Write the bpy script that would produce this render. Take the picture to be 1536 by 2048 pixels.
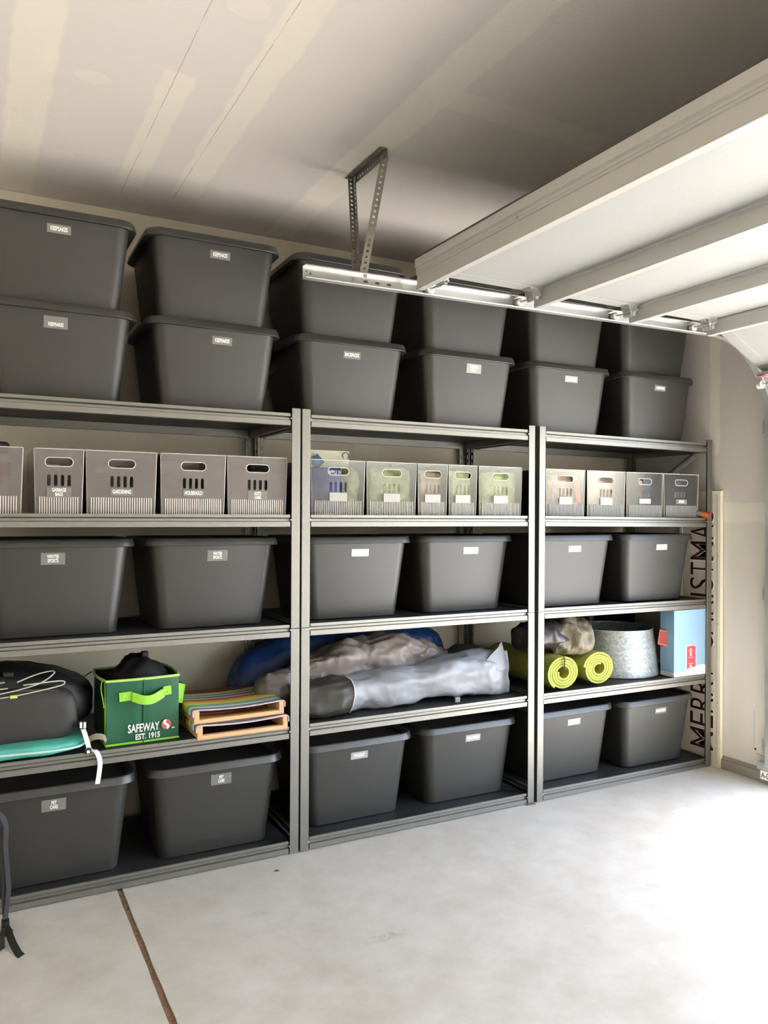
import bpy, bmesh, math, random
from mathutils import Vector, Matrix, noise
from mathutils.geometry import tessellate_polygon

random.seed(7)
SC = bpy.context.scene
COL = SC.collection
for o in list(bpy.data.objects):
    bpy.data.objects.remove(o)
PI = math.pi

# ------------------------------------------------------------------ camera
cd = bpy.data.cameras.new('camera')
cam = bpy.data.objects.new('camera', cd)
COL.objects.link(cam)
cd.sensor_fit = 'HORIZONTAL'
cd.sensor_width = 36.0
cd.lens = 36.0 * 1571.23 / 1536.0
cd.clip_start = 0.05
cd.clip_end = 200
R_ = Vector((0.88383445, -0.4677777, 0.00454783))
U_ = Vector((-0.0064807, -0.00252287, 0.99997582))
B_ = Vector((-0.46775491, -0.88384255, -0.00526133))
mw = Matrix.Identity(4)
for i in range(3):
    mw[i][0], mw[i][1], mw[i][2] = R_[i], U_[i], B_[i]
mw.translation = Vector((-1.21948, -3.04013, 1.39368))
cam.matrix_world = mw
SC.camera = cam

# ------------------------------------------------------------------ world, sun, portal, exposure
wd = bpy.data.worlds.new('sky')
SC.world = wd
wd.use_nodes = True
nt = wd.node_tree
nt.nodes.clear()
wo = nt.nodes.new('ShaderNodeOutputWorld')
wb = nt.nodes.new('ShaderNodeBackground')
ws = nt.nodes.new('ShaderNodeTexSky')
ws.sky_type = 'NISHITA'
ws.sun_disc = False
ws.sun_elevation = math.radians(66)
ws.sun_rotation = math.radians(80)
ws.air_density = 1.0
ws.dust_density = 2.5
wb.inputs['Strength'].default_value = 0.42
nt.links.new(ws.outputs[0], wb.inputs[0])
nt.links.new(wb.outputs[0], wo.inputs[0])

sd = bpy.data.lights.new('sun', 'SUN')
sd.energy = 6.0
sd.angle = math.radians(1.2)
sd.color = (1.0, 0.98, 0.95)
sun = bpy.data.objects.new('sun', sd)
COL.objects.link(sun)
sun.rotation_euler = Vector((-0.40, 0.05, -0.93)).to_track_quat('-Z', 'Y').to_euler()

pd = bpy.data.lights.new('doorway_portal', 'AREA')
pd.shape = 'RECTANGLE'
pd.size = 4.7
pd.size_y = 2.1
pd.cycles.is_portal = True
portal = bpy.data.objects.new('doorway_portal', pd)
COL.objects.link(portal)
portal.location = (2.60, -2.86, 1.06)
portal.rotation_euler = Vector((-1, 0, 0)).to_track_quat('-Z', 'Z').to_euler()

SC.view_settings.view_transform = 'Standard'
SC.view_settings.look = 'None'
SC.view_settings.exposure = 2.15
SC.view_settings.gamma = 1.0
SC.view_settings.use_curve_mapping = False
SC.cycles.use_denoising = True
SC.cycles.use_adaptive_sampling = True
SC.cycles.adaptive_threshold = 0.05
SC.cycles.max_bounces = 8
SC.cycles.diffuse_bounces = 5
SC.cycles.glossy_bounces = 3
SC.cycles.transparent_max_bounces = 16
SC.cycles.sample_clamp_indirect = 6.0
SC.cycles.caustics_reflective = False
SC.cycles.caustics_refractive = False


# ------------------------------------------------------------------ materials
def srgb(r, g, b):
    def f(c):
        c /= 255.0
        return c / 12.92 if c <= 0.04045 else ((c + 0.055) / 1.055) ** 2.4
    return (f(r), f(g), f(b), 1.0)


def base_mat(name):
    m = bpy.data.materials.new(name)
    m.use_nodes = True
    n = m.node_tree
    bs = n.nodes['Principled BSDF']
    return m, n, bs


def mat(name, col, rough=0.5, metal=0.0, var=0.0, vscale=8.0, bump=0.0, bscale=40.0, spec=0.5, detail=4.0, stretch=None):
    m, n, bs = base_mat(name)
    bs.inputs['Base Color'].default_value = col
    bs.inputs['Roughness'].default_value = rough
    bs.inputs['Metallic'].default_value = metal
    bs.inputs['Specular IOR Level'].default_value = spec
    tc = n.nodes.new('ShaderNodeTexCoord')
    src = tc.outputs['Object']
    if stretch:
        mp = n.nodes.new('ShaderNodeMapping')
        mp.inputs['Scale'].default_value = stretch
        n.links.new(src, mp.inputs[0])
        src = mp.outputs[0]
    if var > 0:
        nz = n.nodes.new('ShaderNodeTexNoise')
        nz.inputs['Scale'].default_value = vscale
        nz.inputs['Detail'].default_value = detail
        n.links.new(src, nz.inputs['Vector'])
        mx = n.nodes.new('ShaderNodeMix')
        mx.data_type = 'RGBA'
        mx.inputs['A'].default_value = tuple(c * (1 - var) for c in col[:3]) + (1,)
        mx.inputs['B'].default_value = tuple(min(1, c * (1 + var)) for c in col[:3]) + (1,)
        n.links.new(nz.outputs['Fac'], mx.inputs['Factor'])
        n.links.new(mx.outputs['Result'], bs.inputs['Base Color'])
    if bump > 0:
        nb = n.nodes.new('ShaderNodeTexNoise')
        nb.inputs['Scale'].default_value = bscale
        nb.inputs['Detail'].default_value = 3
        n.links.new(src, nb.inputs['Vector'])
        bp = n.nodes.new('ShaderNodeBump')
        bp.inputs['Strength'].default_value = bump
        bp.inputs['Distance'].default_value = 0.01
        n.links.new(nb.outputs['Fac'], bp.inputs['Height'])
        n.links.new(bp.outputs['Normal'], bs.inputs['Normal'])
    return m


class NG:
    """tiny helper to write node math"""
    def __init__(s, n):
        s.n = n

    def math(s, op, a, b=None, c=None, clamp=False):
        nd = s.n.nodes.new('ShaderNodeMath')
        nd.operation = op
        nd.use_clamp = clamp
        for i, v in enumerate((a, b, c)):
            if v is None:
                continue
            if isinstance(v, (int, float)):
                nd.inputs[i].default_value = v
            else:
                s.n.links.new(v, nd.inputs[i])
        return nd.outputs[0]

    def noise(s, vec, scale, detail=3, rough=0.5):
        nd = s.n.nodes.new('ShaderNodeTexNoise')
        nd.inputs['Scale'].default_value = scale
        nd.inputs['Detail'].default_value = detail
        nd.inputs['Roughness'].default_value = rough
        s.n.links.new(vec, nd.inputs['Vector'])
        return nd.outputs['Fac']

    def mix(s, fac, a, b):
        nd = s.n.nodes.new('ShaderNodeMix')
        nd.data_type = 'RGBA'
        if isinstance(fac, (int, float)):
            nd.inputs['Factor'].default_value = fac
        else:
            s.n.links.new(fac, nd.inputs['Factor'])
        for k, v in (('A', a), ('B', b)):
            if isinstance(v, tuple):
                nd.inputs[k].default_value = v
            else:
                s.n.links.new(v, nd.inputs[k])
        return nd.outputs['Result']

    def band(s, v, lo, hi, soft):
        """1 inside lo..hi with soft edges"""
        a = s.math('SUBTRACT', v, lo)
        a = s.math('DIVIDE', a, soft, clamp=True)
        b = s.math('SUBTRACT', hi, v)
        b = s.math('DIVIDE', b, soft, clamp=True)
        return s.math('MULTIPLY', a, b)


def drywall(name, board, mud, bands, cracks=(), spots=(), rough=0.9):
    """bare drywall: BANDS are joint-compound strips ((axis, lo, hi, axis2, lo2, hi2, strength), ...)"""
    m, n, bs = base_mat(name)
    g = NG(n)
    ge = n.nodes.new('ShaderNodeNewGeometry')
    sp = n.nodes.new('ShaderNodeSeparateXYZ')
    n.links.new(ge.outputs['Position'], sp.inputs[0])
    ax = {'x': sp.outputs[0], 'y': sp.outputs[1], 'z': sp.outputs[2]}
    wob = g.math('MULTIPLY', g.math('SUBTRACT', g.noise(ge.outputs['Position'], 9.0, 4), 0.5), 0.035)
    big = g.noise(ge.outputs['Position'], 1.7, 4)
    col = g.mix(g.math('MULTIPLY', big, 0.6), board, tuple(c * 0.93 for c in board[:3]) + (1,))
    streak = g.noise(ge.outputs['Position'], 14.0, 5)
    for (a, lo, hi, a2, lo2, hi2, st) in bands:
        v = g.math('ADD', ax[a], wob)
        f = g.band(v, lo, hi, 0.012)
        f2 = g.band(g.math('ADD', ax[a2], wob), lo2, hi2, 0.02)
        f = g.math('MULTIPLY', g.math('MULTIPLY', f, f2), st)
        f = g.math('MULTIPLY', f, g.math('ADD', 0.65, g.math('MULTIPLY', streak, 0.6)), clamp=True)
        col = g.mix(f, col, mud)
    for (x, y, rx, ry, st) in spots:
        dx = g.math('DIVIDE', g.math('SUBTRACT', g.math('ADD', ax['x'], wob), x), rx)
        dy = g.math('DIVIDE', g.math('SUBTRACT', ax['y'], y), ry)
        d = g.math('ADD', g.math('MULTIPLY', dx, dx), g.math('MULTIPLY', dy, dy))
        f = g.math('MULTIPLY', g.math('MULTIPLY', g.math('SUBTRACT', 1.0, d), 8.0, clamp=True), st)
        col = g.mix(f, col, mud)
    for (a, pos, w, a2, lo2, hi2) in cracks:
        w2 = g.math('MULTIPLY', g.math('SUBTRACT', g.noise(ge.outputs['Position'], 30.0, 3), 0.5), 0.006)
        f = g.band(g.math('ADD', ax[a], w2), pos - w, pos + w, 0.001)
        f = g.math('MULTIPLY', f, g.band(ax[a2], lo2, hi2, 0.05))
        brk = g.math('GREATER_THAN', g.noise(ge.outputs['Position'], 6.0, 2), 0.42)
        f = g.math('MULTIPLY', f, g.math('MULTIPLY', g.math('ADD', 0.35, g.math('MULTIPLY', brk, 0.65)), 0.5))
        col = g.mix(f, col, srgb(120, 112, 104))
    n.links.new(col, bs.inputs['Base Color'])
    bs.inputs['Roughness'].default_value = rough
    bp = n.nodes.new('ShaderNodeBump')
    bp.inputs['Strength'].default_value = 0.08
    bp.inputs['Distance'].default_value = 0.01
    n.links.new(g.noise(ge.outputs['Position'], 120.0, 3), bp.inputs['Height'])
    n.links.new(bp.outputs['Normal'], bs.inputs['Normal'])
    return m


def concrete(name, c1, c2, rough=0.5, smudges=()):
    m, n, bs = base_mat(name)
    g = NG(n)
    ge = n.nodes.new('ShaderNodeNewGeometry')
    P = ge.outputs['Position']
    a = g.noise(P, 1.3, 6, 0.6)
    b = g.noise(P, 7.0, 6, 0.65)
    c = g.noise(P, 90.0, 2)
    f = g.math('ADD', g.math('MULTIPLY', a, 0.5), g.math('MULTIPLY', b, 0.5))
    f = g.math('MULTIPLY', g.math('SUBTRACT', f, 0.36), 3.6, clamp=True)
    col = g.mix(f, c1, c2)
    col = g.mix(g.math('MULTIPLY', c, 0.10), col, tuple(x * 0.75 for x in c1[:3]) + (1,))
    sp = n.nodes.new('ShaderNodeSeparateXYZ')
    n.links.new(P, sp.inputs[0])
    for (x, y, rx, ry, st) in smudges:
        dx = g.math('DIVIDE', g.math('SUBTRACT', sp.outputs[0], x), rx)
        dy = g.math('DIVIDE', g.math('SUBTRACT', sp.outputs[1], y), ry)
        d = g.math('ADD', g.math('MULTIPLY', dx, dx), g.math('MULTIPLY', dy, dy))
        q = g.math('SUBTRACT', 1.0, d, clamp=True)
        q = g.math('MULTIPLY', q, g.math('MULTIPLY', g.math('SUBTRACT', g.noise(P, 40.0, 5, 0.7), 0.42), 6.0, clamp=True))
        col = g.mix(g.math('MULTIPLY', q, st), col, srgb(110, 104, 94))
    n.links.new(col, bs.inputs['Base Color'])
    r = g.math('ADD', rough, g.math('MULTIPLY', g.math('SUBTRACT', b, 0.5), 0.25))
    n.links.new(r, bs.inputs['Roughness'])
    bp = n.nodes.new('ShaderNodeBump')
    bp.inputs['Strength'].default_value = 0.06
    bp.inputs['Distance'].default_value = 0.01
    n.links.new(g.math('ADD', g.noise(P, 25.0, 5), g.math('MULTIPLY', c, 0.3)), bp.inputs['Height'])
    n.links.new(bp.outputs['Normal'], bs.inputs['Normal'])
    return m


def acrylic(name, tint, milk, milk_fac, rough=0.08):
    """thin tinted clear plastic sheet"""
    m = bpy.data.materials.new(name)
    m.use_nodes = True
    n = m.node_tree
    n.nodes.clear()
    out = n.nodes.new('ShaderNodeOutputMaterial')
    tr = n.nodes.new('ShaderNodeBsdfTransparent')
    tr.inputs['Color'].default_value = tint
    df = n.nodes.new('ShaderNodeBsdfDiffuse')
    df.inputs['Color'].default_value = milk
    gl = n.nodes.new('ShaderNodeBsdfGlossy')
    gl.inputs['Roughness'].default_value = rough
    gl.inputs['Color'].default_value = (1, 1, 1, 1)
    fr = n.nodes.new('ShaderNodeFresnel')
    fr.inputs['IOR'].default_value = 1.45
    m1 = n.nodes.new('ShaderNodeMixShader')
    m1.inputs[0].default_value = milk_fac
    n.links.new(tr.outputs[0], m1.inputs[1])
    n.links.new(df.outputs[0], m1.inputs[2])
    m2 = n.nodes.new('ShaderNodeMixShader')
    n.links.new(fr.outputs[0], m2.inputs[0])
    n.links.new(m1.outputs[0], m2.inputs[1])
    n.links.new(gl.outputs[0], m2.inputs[2])
    n.links.new(m2.outputs[0], out.inputs[0])
    return m


def striped(name, cols, axis, lo, hi):
    m, n, bs = base_mat(name)
    tc = n.nodes.new('ShaderNodeTexCoord')
    sp = n.nodes.new('ShaderNodeSeparateXYZ')
    n.links.new(tc.outputs['Object'], sp.inputs[0])
    mr = n.nodes.new('ShaderNodeMapRange')
    mr.inputs['From Min'].default_value = lo
    mr.inputs['From Max'].default_value = hi
    n.links.new(sp.outputs['xyz'.index(axis)], mr.inputs['Value'])
    cr = n.nodes.new('ShaderNodeValToRGB')
    cr.color_ramp.interpolation = 'CONSTANT'
    el = cr.color_ramp.elements
    while len(el) < len(cols):
        el.new(0.5)
    for i, c in enumerate(cols):
        el[i].position = i / len(cols)
        el[i].color = c
    n.links.new(mr.outputs[0], cr.inputs[0])
    n.links.new(cr.outputs[0], bs.inputs['Base Color'])
    bs.inputs['Roughness'].default_value = 0.8
    return m


MUD = srgb(226, 219, 202)
m_ceil = drywall('ceiling_drywall', srgb(226, 219, 212), srgb(236, 229, 215),
                 [('x', -1.125, -0.985, 'y', -6, 0.64, 0.9), ('x', -1.035, -1.0, 'y', -6, 0.3, 0.35),
                  ('x', -0.70, -0.585, 'y', -0.60, 0.36, 0.8), ('x', -0.475, -0.35, 'y', -6, 0.36, 0.8),
                  ('x', 0.035, 0.19, 'y', -6, 0.62, 0.9), ('y', -0.93, -0.80, 'x', 0.16, 2.4, 0.55)],
                 cracks=[('x', -0.655, 0.0018, 'y', -1.2, 0.45), ('x', -0.445, 0.0018, 'y', -1.3, 0.45)],
                 spots=[(-0.885, -0.44, 0.052, 0.04, 0.45), (-0.92, 0.18, 0.06, 0.05, 0.3), (-0.56, -1.0, 0.06, 0.05, 0.4)])
m_wall = drywall('back_wall_drywall', srgb(232, 222, 203), srgb(242, 235, 218),
                 [('z', 1.15, 1.32, 'x', -4, 2.5, 0.5), ('x', 0.55, 0.7, 'z', 0, 2.75, 0.4)])
m_wallr = drywall('door_wall_drywall', srgb(220, 213, 204), srgb(238, 232, 216),
                  [('y', -0.03, 0.05, 'z', 1.74, 2.75, 0.75), ('z', 1.36, 1.48, 'y', -0.45, 0.64, 0.75),
                   ('z', 0.05, 1.37, 'y', -0.46, 0.64, 0.35)],
                  cracks=[])
m_wallo = mat('far_wall_paint', srgb(240, 235, 224), 0.9, var=0.05, vscale=2)
m_floor = concrete('garage_concrete', srgb(200, 192, 177), srgb(223, 219, 209), 0.56,
                   smudges=[(0.02, -0.74, 0.10, 0.03, 0.35), (-0.3, -0.4, 0.06, 0.02, 0.2)])
m_drive = concrete('driveway_concrete', srgb(205, 198, 186), srgb(218, 212, 202), 0.7)
m_stem = concrete('stem_concrete', srgb(140, 134, 122), srgb(168, 162, 150), 0.8)
m_filler = mat('joint_dirt', srgb(142, 112, 84), 0.95, var=0.45, vscale=60, bump=0.8, bscale=90)
m_rack = mat('rack_powder_coat', srgb(138, 136, 129), 0.40, 0.80, var=0.10, vscale=120, bump=0.12, bscale=260)
m_deck = mat('shelf_laminate', srgb(44, 44, 45), 0.5, var=0.35, vscale=30, bump=0.1, bscale=60)
m_tote = mat('black_polyethylene', srgb(42, 41, 36), 0.47, var=0.12, vscale=5, bump=0.04, bscale=260, spec=0.8)
m_lid = mat('black_lid_plastic', srgb(45, 44, 40), 0.42, var=0.08, vscale=8, bump=0.04, bscale=260, spec=0.8)
m_tape = mat('label_tape', srgb(128, 126, 120), 0.25, var=0.15, vscale=40)
m_tapelite = mat('pale_label_tape', srgb(172, 171, 166), 0.3, var=0.06, vscale=40)
m_white = mat('white_print', srgb(248, 248, 245), 0.6)
m_faint = mat('faint_print', srgb(150, 148, 142), 0.5)
m_galv = mat('galvanised_steel', srgb(205, 205, 203), 0.35, 0.7, var=0.18, vscale=25, bump=0.05, bscale=30)
m_track = mat('zinc_track', srgb(214, 214, 210), 0.30, 0.7, var=0.08, vscale=20)
m_hanger = mat('punched_steel', srgb(150, 146, 136), 0.45, 0.7, var=0.2, vscale=30)
m_dark = mat('dark_hole', srgb(20, 20, 20), 0.9)
m_door = mat('door_steel_white', srgb(170, 171, 168), 0.5, var=0.03, vscale=6, bump=0.12, bscale=160)
m_strut = mat('strut_steel', srgb(200, 197, 190), 0.42, 0.2, var=0.05, vscale=10)
m_edge = mat('door_edge_brown', srgb(90, 82, 76), 0.6)
m_roller = mat('roller_nylon', srgb(225, 225, 220), 0.4)
m_acr_smoke = acrylic('smoky_acrylic', (0.66, 0.64, 0.64, 1), srgb(178, 170, 166), 0.30)
m_acr_clear = acrylic('clear_acrylic', (0.93, 0.93, 0.92, 1), srgb(205, 205, 198), 0.08)
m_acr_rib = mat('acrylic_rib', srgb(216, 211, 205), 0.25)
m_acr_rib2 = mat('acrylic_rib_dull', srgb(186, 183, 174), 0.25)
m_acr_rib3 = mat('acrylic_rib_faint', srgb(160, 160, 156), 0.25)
m_acr_edge = mat('acrylic_edge', srgb(226, 222, 214), 0.2)


# ------------------------------------------------------------------ mesh helpers
class MB:
    def __init__(s):
        s.v = []
        s.f = []

    def add(s, vs, fs):
        k = len(s.v)
        s.v += [tuple(p) for p in vs]
        s.f += [tuple(i + k for i in f) for f in fs]
        return s

    def box(s, x0, x1, y0, y1, z0, z1, bev=0.0):
        if bev <= 0:
            vs = [(x, y, z) for z in (z0, z1) for y in (y0, y1) for x in (x0, x1)]
            return s.add(vs, [(0, 2, 3, 1), (4, 5, 7, 6), (0, 1, 5, 4), (2, 6, 7, 3), (0, 4, 6, 2), (1, 3, 7, 5)])
        b = min(bev, (x1 - x0) / 2.01, (y1 - y0) / 2.01, (z1 - z0) / 2.01)
        bm = bmesh.new()
        bmesh.ops.create_cube(bm, size=1)
        for v in bm.verts:
            v.co = Vector(((x0 + x1) / 2 + v.co.x * (x1 - x0), (y0 + y1) / 2 + v.co.y * (y1 - y0), (z0 + z1) / 2 + v.co.z * (z1 - z0)))
        bmesh.ops.bevel(bm, geom=bm.edges[:], offset=b, segments=2, affect='EDGES', profile=0.5)
        bm.verts.index_update()
        s.add([v.co[:] for v in bm.verts], [[v.index for v in f.verts] for f in bm.faces])
        bm.free()
        return s

    def loft(s, secs, cap=True, closed=False):
        n = len(secs[0])
        vs = [p for sec in secs for p in sec]
        fs = []
        m = len(secs)
        for i in range(m if closed else m - 1):
            a, b = i * n, ((i + 1) % m) * n
            for j in range(n):
                k = (j + 1) % n
                fs.append((a + j, a + k, b + k, b + j))
        if cap and not closed:
            fs.append(tuple(range(n))[::-1])
            fs.append(tuple((m - 1) * n + j for j in range(n)))
        return s.add(vs, fs)

    def prism(s, poly, axis, a, b):
        """poly of 2D points in the two other axes (cyclic order), extruded along axis"""
        def P(u, v, t):
            return {'x': (t, u, v), 'y': (u, t, v), 'z': (u, v, t)}[axis]
        return s.loft([[P(u, v, a) for u, v in poly], [P(u, v, b) for u, v in poly]])

    def holed(s, outer, holes, fn, t):
        """flat sheet with holes; fn(u, v, w) -> 3D, thickness t in w"""
        loops = [outer] + holes
        pl = [[Vector((p[0], p[1], 0)) for p in L] for L in loops]
        tri = tessellate_polygon(pl)
        flat = [p for L in loops for p in L]
        n = len(flat)
        vs = [fn(p[0], p[1], 0) for p in flat] + [fn(p[0], p[1], t) for p in flat]
        fs = [tuple(f) for f in tri] + [tuple(i + n for i in f[::-1]) for f in tri]
        k = 0
        for L in loops:
            m = len(L)
            for j in range(m):
                a, b = k + j, k + (j + 1) % m
                fs.append((a, b, b + n, a + n))
            k += m
        return s.add(vs, fs)

    def tube(s, path, r, n=8, cap=True, closed=False):
        path = [Vector(p) for p in path]
        rr = r if isinstance(r, (list, tuple)) else [r] * len(path)
        secs = []
        up = None
        for i, p in enumerate(path):
            if closed:
                t = (path[(i + 1) % len(path)] - path[i - 1]).normalized()
            else:
                t = (path[min(i + 1, len(path) - 1)] - path[max(i - 1, 0)]).normalized()
            if up is None:
                up = Vector((0, 0, 1)) if abs(t.z) < 0.9 else Vector((1, 0, 0))
            a = (up - t * up.dot(t)).normalized()
            up = a
            b = t.cross(a)
            secs.append([p + a * (rr[i] * math.cos(2 * PI * j / n)) + b * (rr[i] * math.sin(2 * PI * j / n)) for j in range(n)])
        return s.loft(secs, cap=cap, closed=closed)

    def ribbon(s, path, wv, w, t=0.002):
        """flat strap; wv width direction (vector or list)"""
        path = [Vector(p) for p in path]
        secs = []
        for i, p in enumerate(path):
            tg = (path[min(i + 1, len(path) - 1)] - path[max(i - 1, 0)]).normalized()
            d = Vector(wv[i] if isinstance(wv, list) else wv)
            d = (d - tg * d.dot(tg)).normalized()
            nn = tg.cross(d)
            secs.append([p + d * w / 2 + nn * t / 2, p - d * w / 2 + nn * t / 2, p - d * w / 2 - nn * t / 2, p + d * w / 2 - nn * t / 2])
        return s.loft(secs)

    def lathe(s, prof, cx, cy, n=32, cap=False):
        secs = [[(cx + r * math.cos(2 * PI * j / n), cy + r * math.sin(2 * PI * j / n), z) for j in range(n)] for r, z in prof]
        return s.loft(secs, cap=cap)

    def build(s, name, material, parent=None, smooth=False, loc=None, angle=40):
        me = bpy.data.meshes.new(name)
        me.from_pydata(s.v, [], s.f)
        bm = bmesh.new()
        bm.from_mesh(me)
        bmesh.ops.recalc_face_normals(bm, faces=bm.faces[:])
        if smooth:
            ca = math.cos(math.radians(angle))
            for f in bm.faces:
                f.smooth = True
            for e in bm.edges:
                if len(e.link_faces) == 2:
                    e.smooth = e.link_faces[0].normal.dot(e.link_faces[1].normal) > ca
        bm.to_mesh(me)
        bm.free()
        me.materials.append(material)
        o = bpy.data.objects.new(name, me)
        COL.objects.link(o)
        if parent:
            o.parent = parent
        if loc:
            o.location = loc
        return o


def thing(name, label, cat, loc=(0, 0, 0), rz=0.0, group=None):
    o = bpy.data.objects.new(name, None)
    o.empty_display_size = 0.05
    COL.objects.link(o)
    o.location = loc
    o.rotation_euler = (0, 0, rz)
    o['label'] = label
    o['category'] = cat
    if group:
        o['group'] = group
    return o


def tag(o, label, cat, group=None):
    o['label'] = label
    o['category'] = cat
    if group:
        o['group'] = group
    return o


def struct(o, label=None):
    o['kind'] = 'structure'
    if label:
        o['label'] = label
    return o


def rrect(w, d, r, n=6, cx=0.0, cy=0.0):
    pts = []
    for (sx, sy, a0) in ((1, 1, 0), (-1, 1, 90), (-1, -1, 180), (1, -1, 270)):
        for k in range(n + 1):
            a = math.radians(a0 + 90.0 * k / n)
            pts.append((cx + sx * (w / 2 - r) + r * math.cos(a), cy + sy * (d / 2 - r) + r * math.sin(a)))
    return pts


def stadium(cx, cy, w, h, n=5):
    r = min(w, h) / 2
    return rrect(w, h, r * 0.999, n, cx, cy)


def text_mesh(s, size, material, sx=0.62, bold=0.02, ext=0.0004, name='label_text', align='CENTER'):
    cu = bpy.data.curves.new(name, 'FONT')
    cu.body = s
    cu.size = size
    cu.align_x = align
    cu.align_y = 'CENTER'
    cu.offset = bold * size
    cu.extrude = ext
    cu.resolution_u = 3
    cu.space_line = 0.85
    tmp = bpy.data.objects.new('tmp_text', cu)
    COL.objects.link(tmp)
    me = bpy.data.meshes.new_from_object(tmp)
    bpy.data.objects.remove(tmp)
    bpy.data.curves.remove(cu)
    for v in me.vertices:
        v.co.x *= sx
    me.name = name
    me.materials.clear()
    me.materials.append(material)
    o = bpy.data.objects.new(name, me)
    COL.objects.link(o)
    return o


def superell(c, h, e=2.6, nu=28, nv=18, amp=0.0, sc=6.0, seed=0.0, ridge=False, fn=None):
    """superellipsoid point grid -> MB"""
    mb = MB()

    def sg(a, p):
        return math.copysign(abs(a) ** p, a)
    secs = []
    for i in range(nv + 1):
        ph = -PI / 2 + PI * i / nv
        ph = max(-PI / 2 + 0.03, min(PI / 2 - 0.03, ph))
        sec = []
        for j in range(nu):
            th = 2 * PI * j / nu
            q = 2.0 / e
            p = Vector((h[0] * sg(math.cos(ph), q) * sg(math.cos(th), q), h[1] * sg(math.cos(ph), q) * sg(math.sin(th), q), h[2] * sg(math.sin(ph), q)))
            if fn:
                p = Vector(fn(p))
            if amp:
                w = p + Vector((seed, seed * 1.7, -seed))
                if ridge:
                    k = (noise.ridged_multi_fractal(w * sc, 0.9, 2.1, 4, 1.0, 2.0) - 1.0) * amp
                else:
                    k = noise.fractal(w * sc, 0.8, 2.1, 4) * amp
                p = p + p.normalized() * k
            sec.append(Vector(c) + p)
        secs.append(sec)
    mb.loft(secs)
    return mb


# ------------------------------------------------------------------ room shell
XW = 2.51      # inner face of the door wall
YB = 0.645     # inner face of the wall behind the racks
ZC = 2.765     # ceiling
XL, YF = -3.3, -5.7
DY0, DY1, DZ = -0.47, -5.30, 2.13   # doorway

fl = MB()
JX0, JX1 = -0.724, -0.702
zf = -0.10
fl.box(XL, JX0 - 0.02, YF, YB, zf, 0.0)
# the edge of the slab along the joint is worn, so it wanders a little
secs = []
N = 90
for i in range(N + 1):
    y = YF + (YB - YF) * i / N
    e0 = JX0 + 0.003 * noise.noise((y * 9, 1.3, 0)) + 0.001
    secs.append([(JX0 - 0.02, y, zf), (e0, y, zf), (e0, y, 0.0), (JX0 - 0.02, y, 0.0)])
fl.loft(secs)
secs = []
for i in range(N + 1):
    y = YF + (YB - YF) * i / N
    e1 = JX1 + 0.003 * noise.noise((y * 8, 7.3, 0)) - 0.001
    secs.append([(e1, y, zf), (JX1 + 0.02, y, zf), (JX1 + 0.02, y, 0.0), (e1, y, 0.0)])
fl.loft(secs)
fl.box(JX1 + 0.02, XW + 0.14, YF, YB, zf, 0.0)
floor = struct(fl.build('floor', m_floor), 'smooth pale grey concrete garage floor with one control joint')
jf = MB()
secs = []
for i in range(400):
    y = YF + (0.6 - YF) * i / 399
    h = -0.004 + 0.003 * noise.noise((y * 22, 0.3, 2))
    secs.append([(JX0 - 0.01, y, -0.06), (JX1 + 0.01, y, -0.06), (JX1 + 0.01, y, h), (JX0 + 0.012, y, h + 0.003 * noise.noise((y * 40, 5, 2))), (JX0 - 0.01, y, h)])
jf.loft(secs)
jf.build('joint_filler', m_filler, floor)

struct(MB().box(XL, XW + 0.14, YF, YB + 0.12, ZC, ZC + 0.1).build('ceiling', m_ceil), 'bare drywall garage ceiling with taped joints')
struct(MB().box(XL, XW + 0.14, YB, YB + 0.12, 0, ZC).build('wall_back', m_wall), 'beige drywall wall behind the racks')
wr = MB()
wr.box(XW, XW + 0.14, DY0, YB, 0.068, ZC)
wr.box(XW, XW + 0.14, DY1, DY0, DZ, ZC)
wr.box(XW, XW + 0.14, YF, DY1, 0.068, ZC)
wall_right = struct(wr.build('wall_right', m_wallr), 'drywall wall around the garage doorway')
sw = MB()
for (a, b) in ((DY0, YB), (YF, DY1)):
    sw.box(XW - 0.022, XW + 0.14, a, b, 0.0, 0.052)
st = struct(sw.build('baseboard_right', m_stem), 'exposed concrete footing along the door wall')
wp = MB()
wp.prism([(XW - 0.016, 0.054), (XW - 0.004, 0.054), (XW - 0.001, 0.068), (XW - 0.008, 0.068)], 'y', DY0, YB)
wp.build('drip_edge', mat('drip_edge_grey', srgb(150, 146, 130), 0.6), st)
# a screw hole knocked into the drywall
MB().tube([(XW - 0.0015, -0.252, 0.158), (XW + 0.02, -0.252, 0.158)], 0.006, 7).build('nail_hole', m_dark, wall_right)
cut = MB()
cut.tube([(XW - 0.0008, -0.245, 0.36), (XW - 0.0008, -0.246, 0.165)], 0.0010, 4)
cut.tube([(XW - 0.0008, -0.256, 0.135), (XW - 0.0008, -0.44, 0.123)], 0.0016, 4)
cut.build('scored_line', mat('score_mark', srgb(160, 150, 132), 0.9), wall_right)
struct(MB().box(XL - 0.12, XL, YF, YB, 0, ZC).build('wall_left', m_wallo), 'plain garage wall on the left, outside the picture')
struct(MB().box(XL - 0.12, XW + 0.14, YF - 0.12, YF, 0, ZC).build('wall_front', m_wallo), 'plain garage wall behind the photographer')
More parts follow.
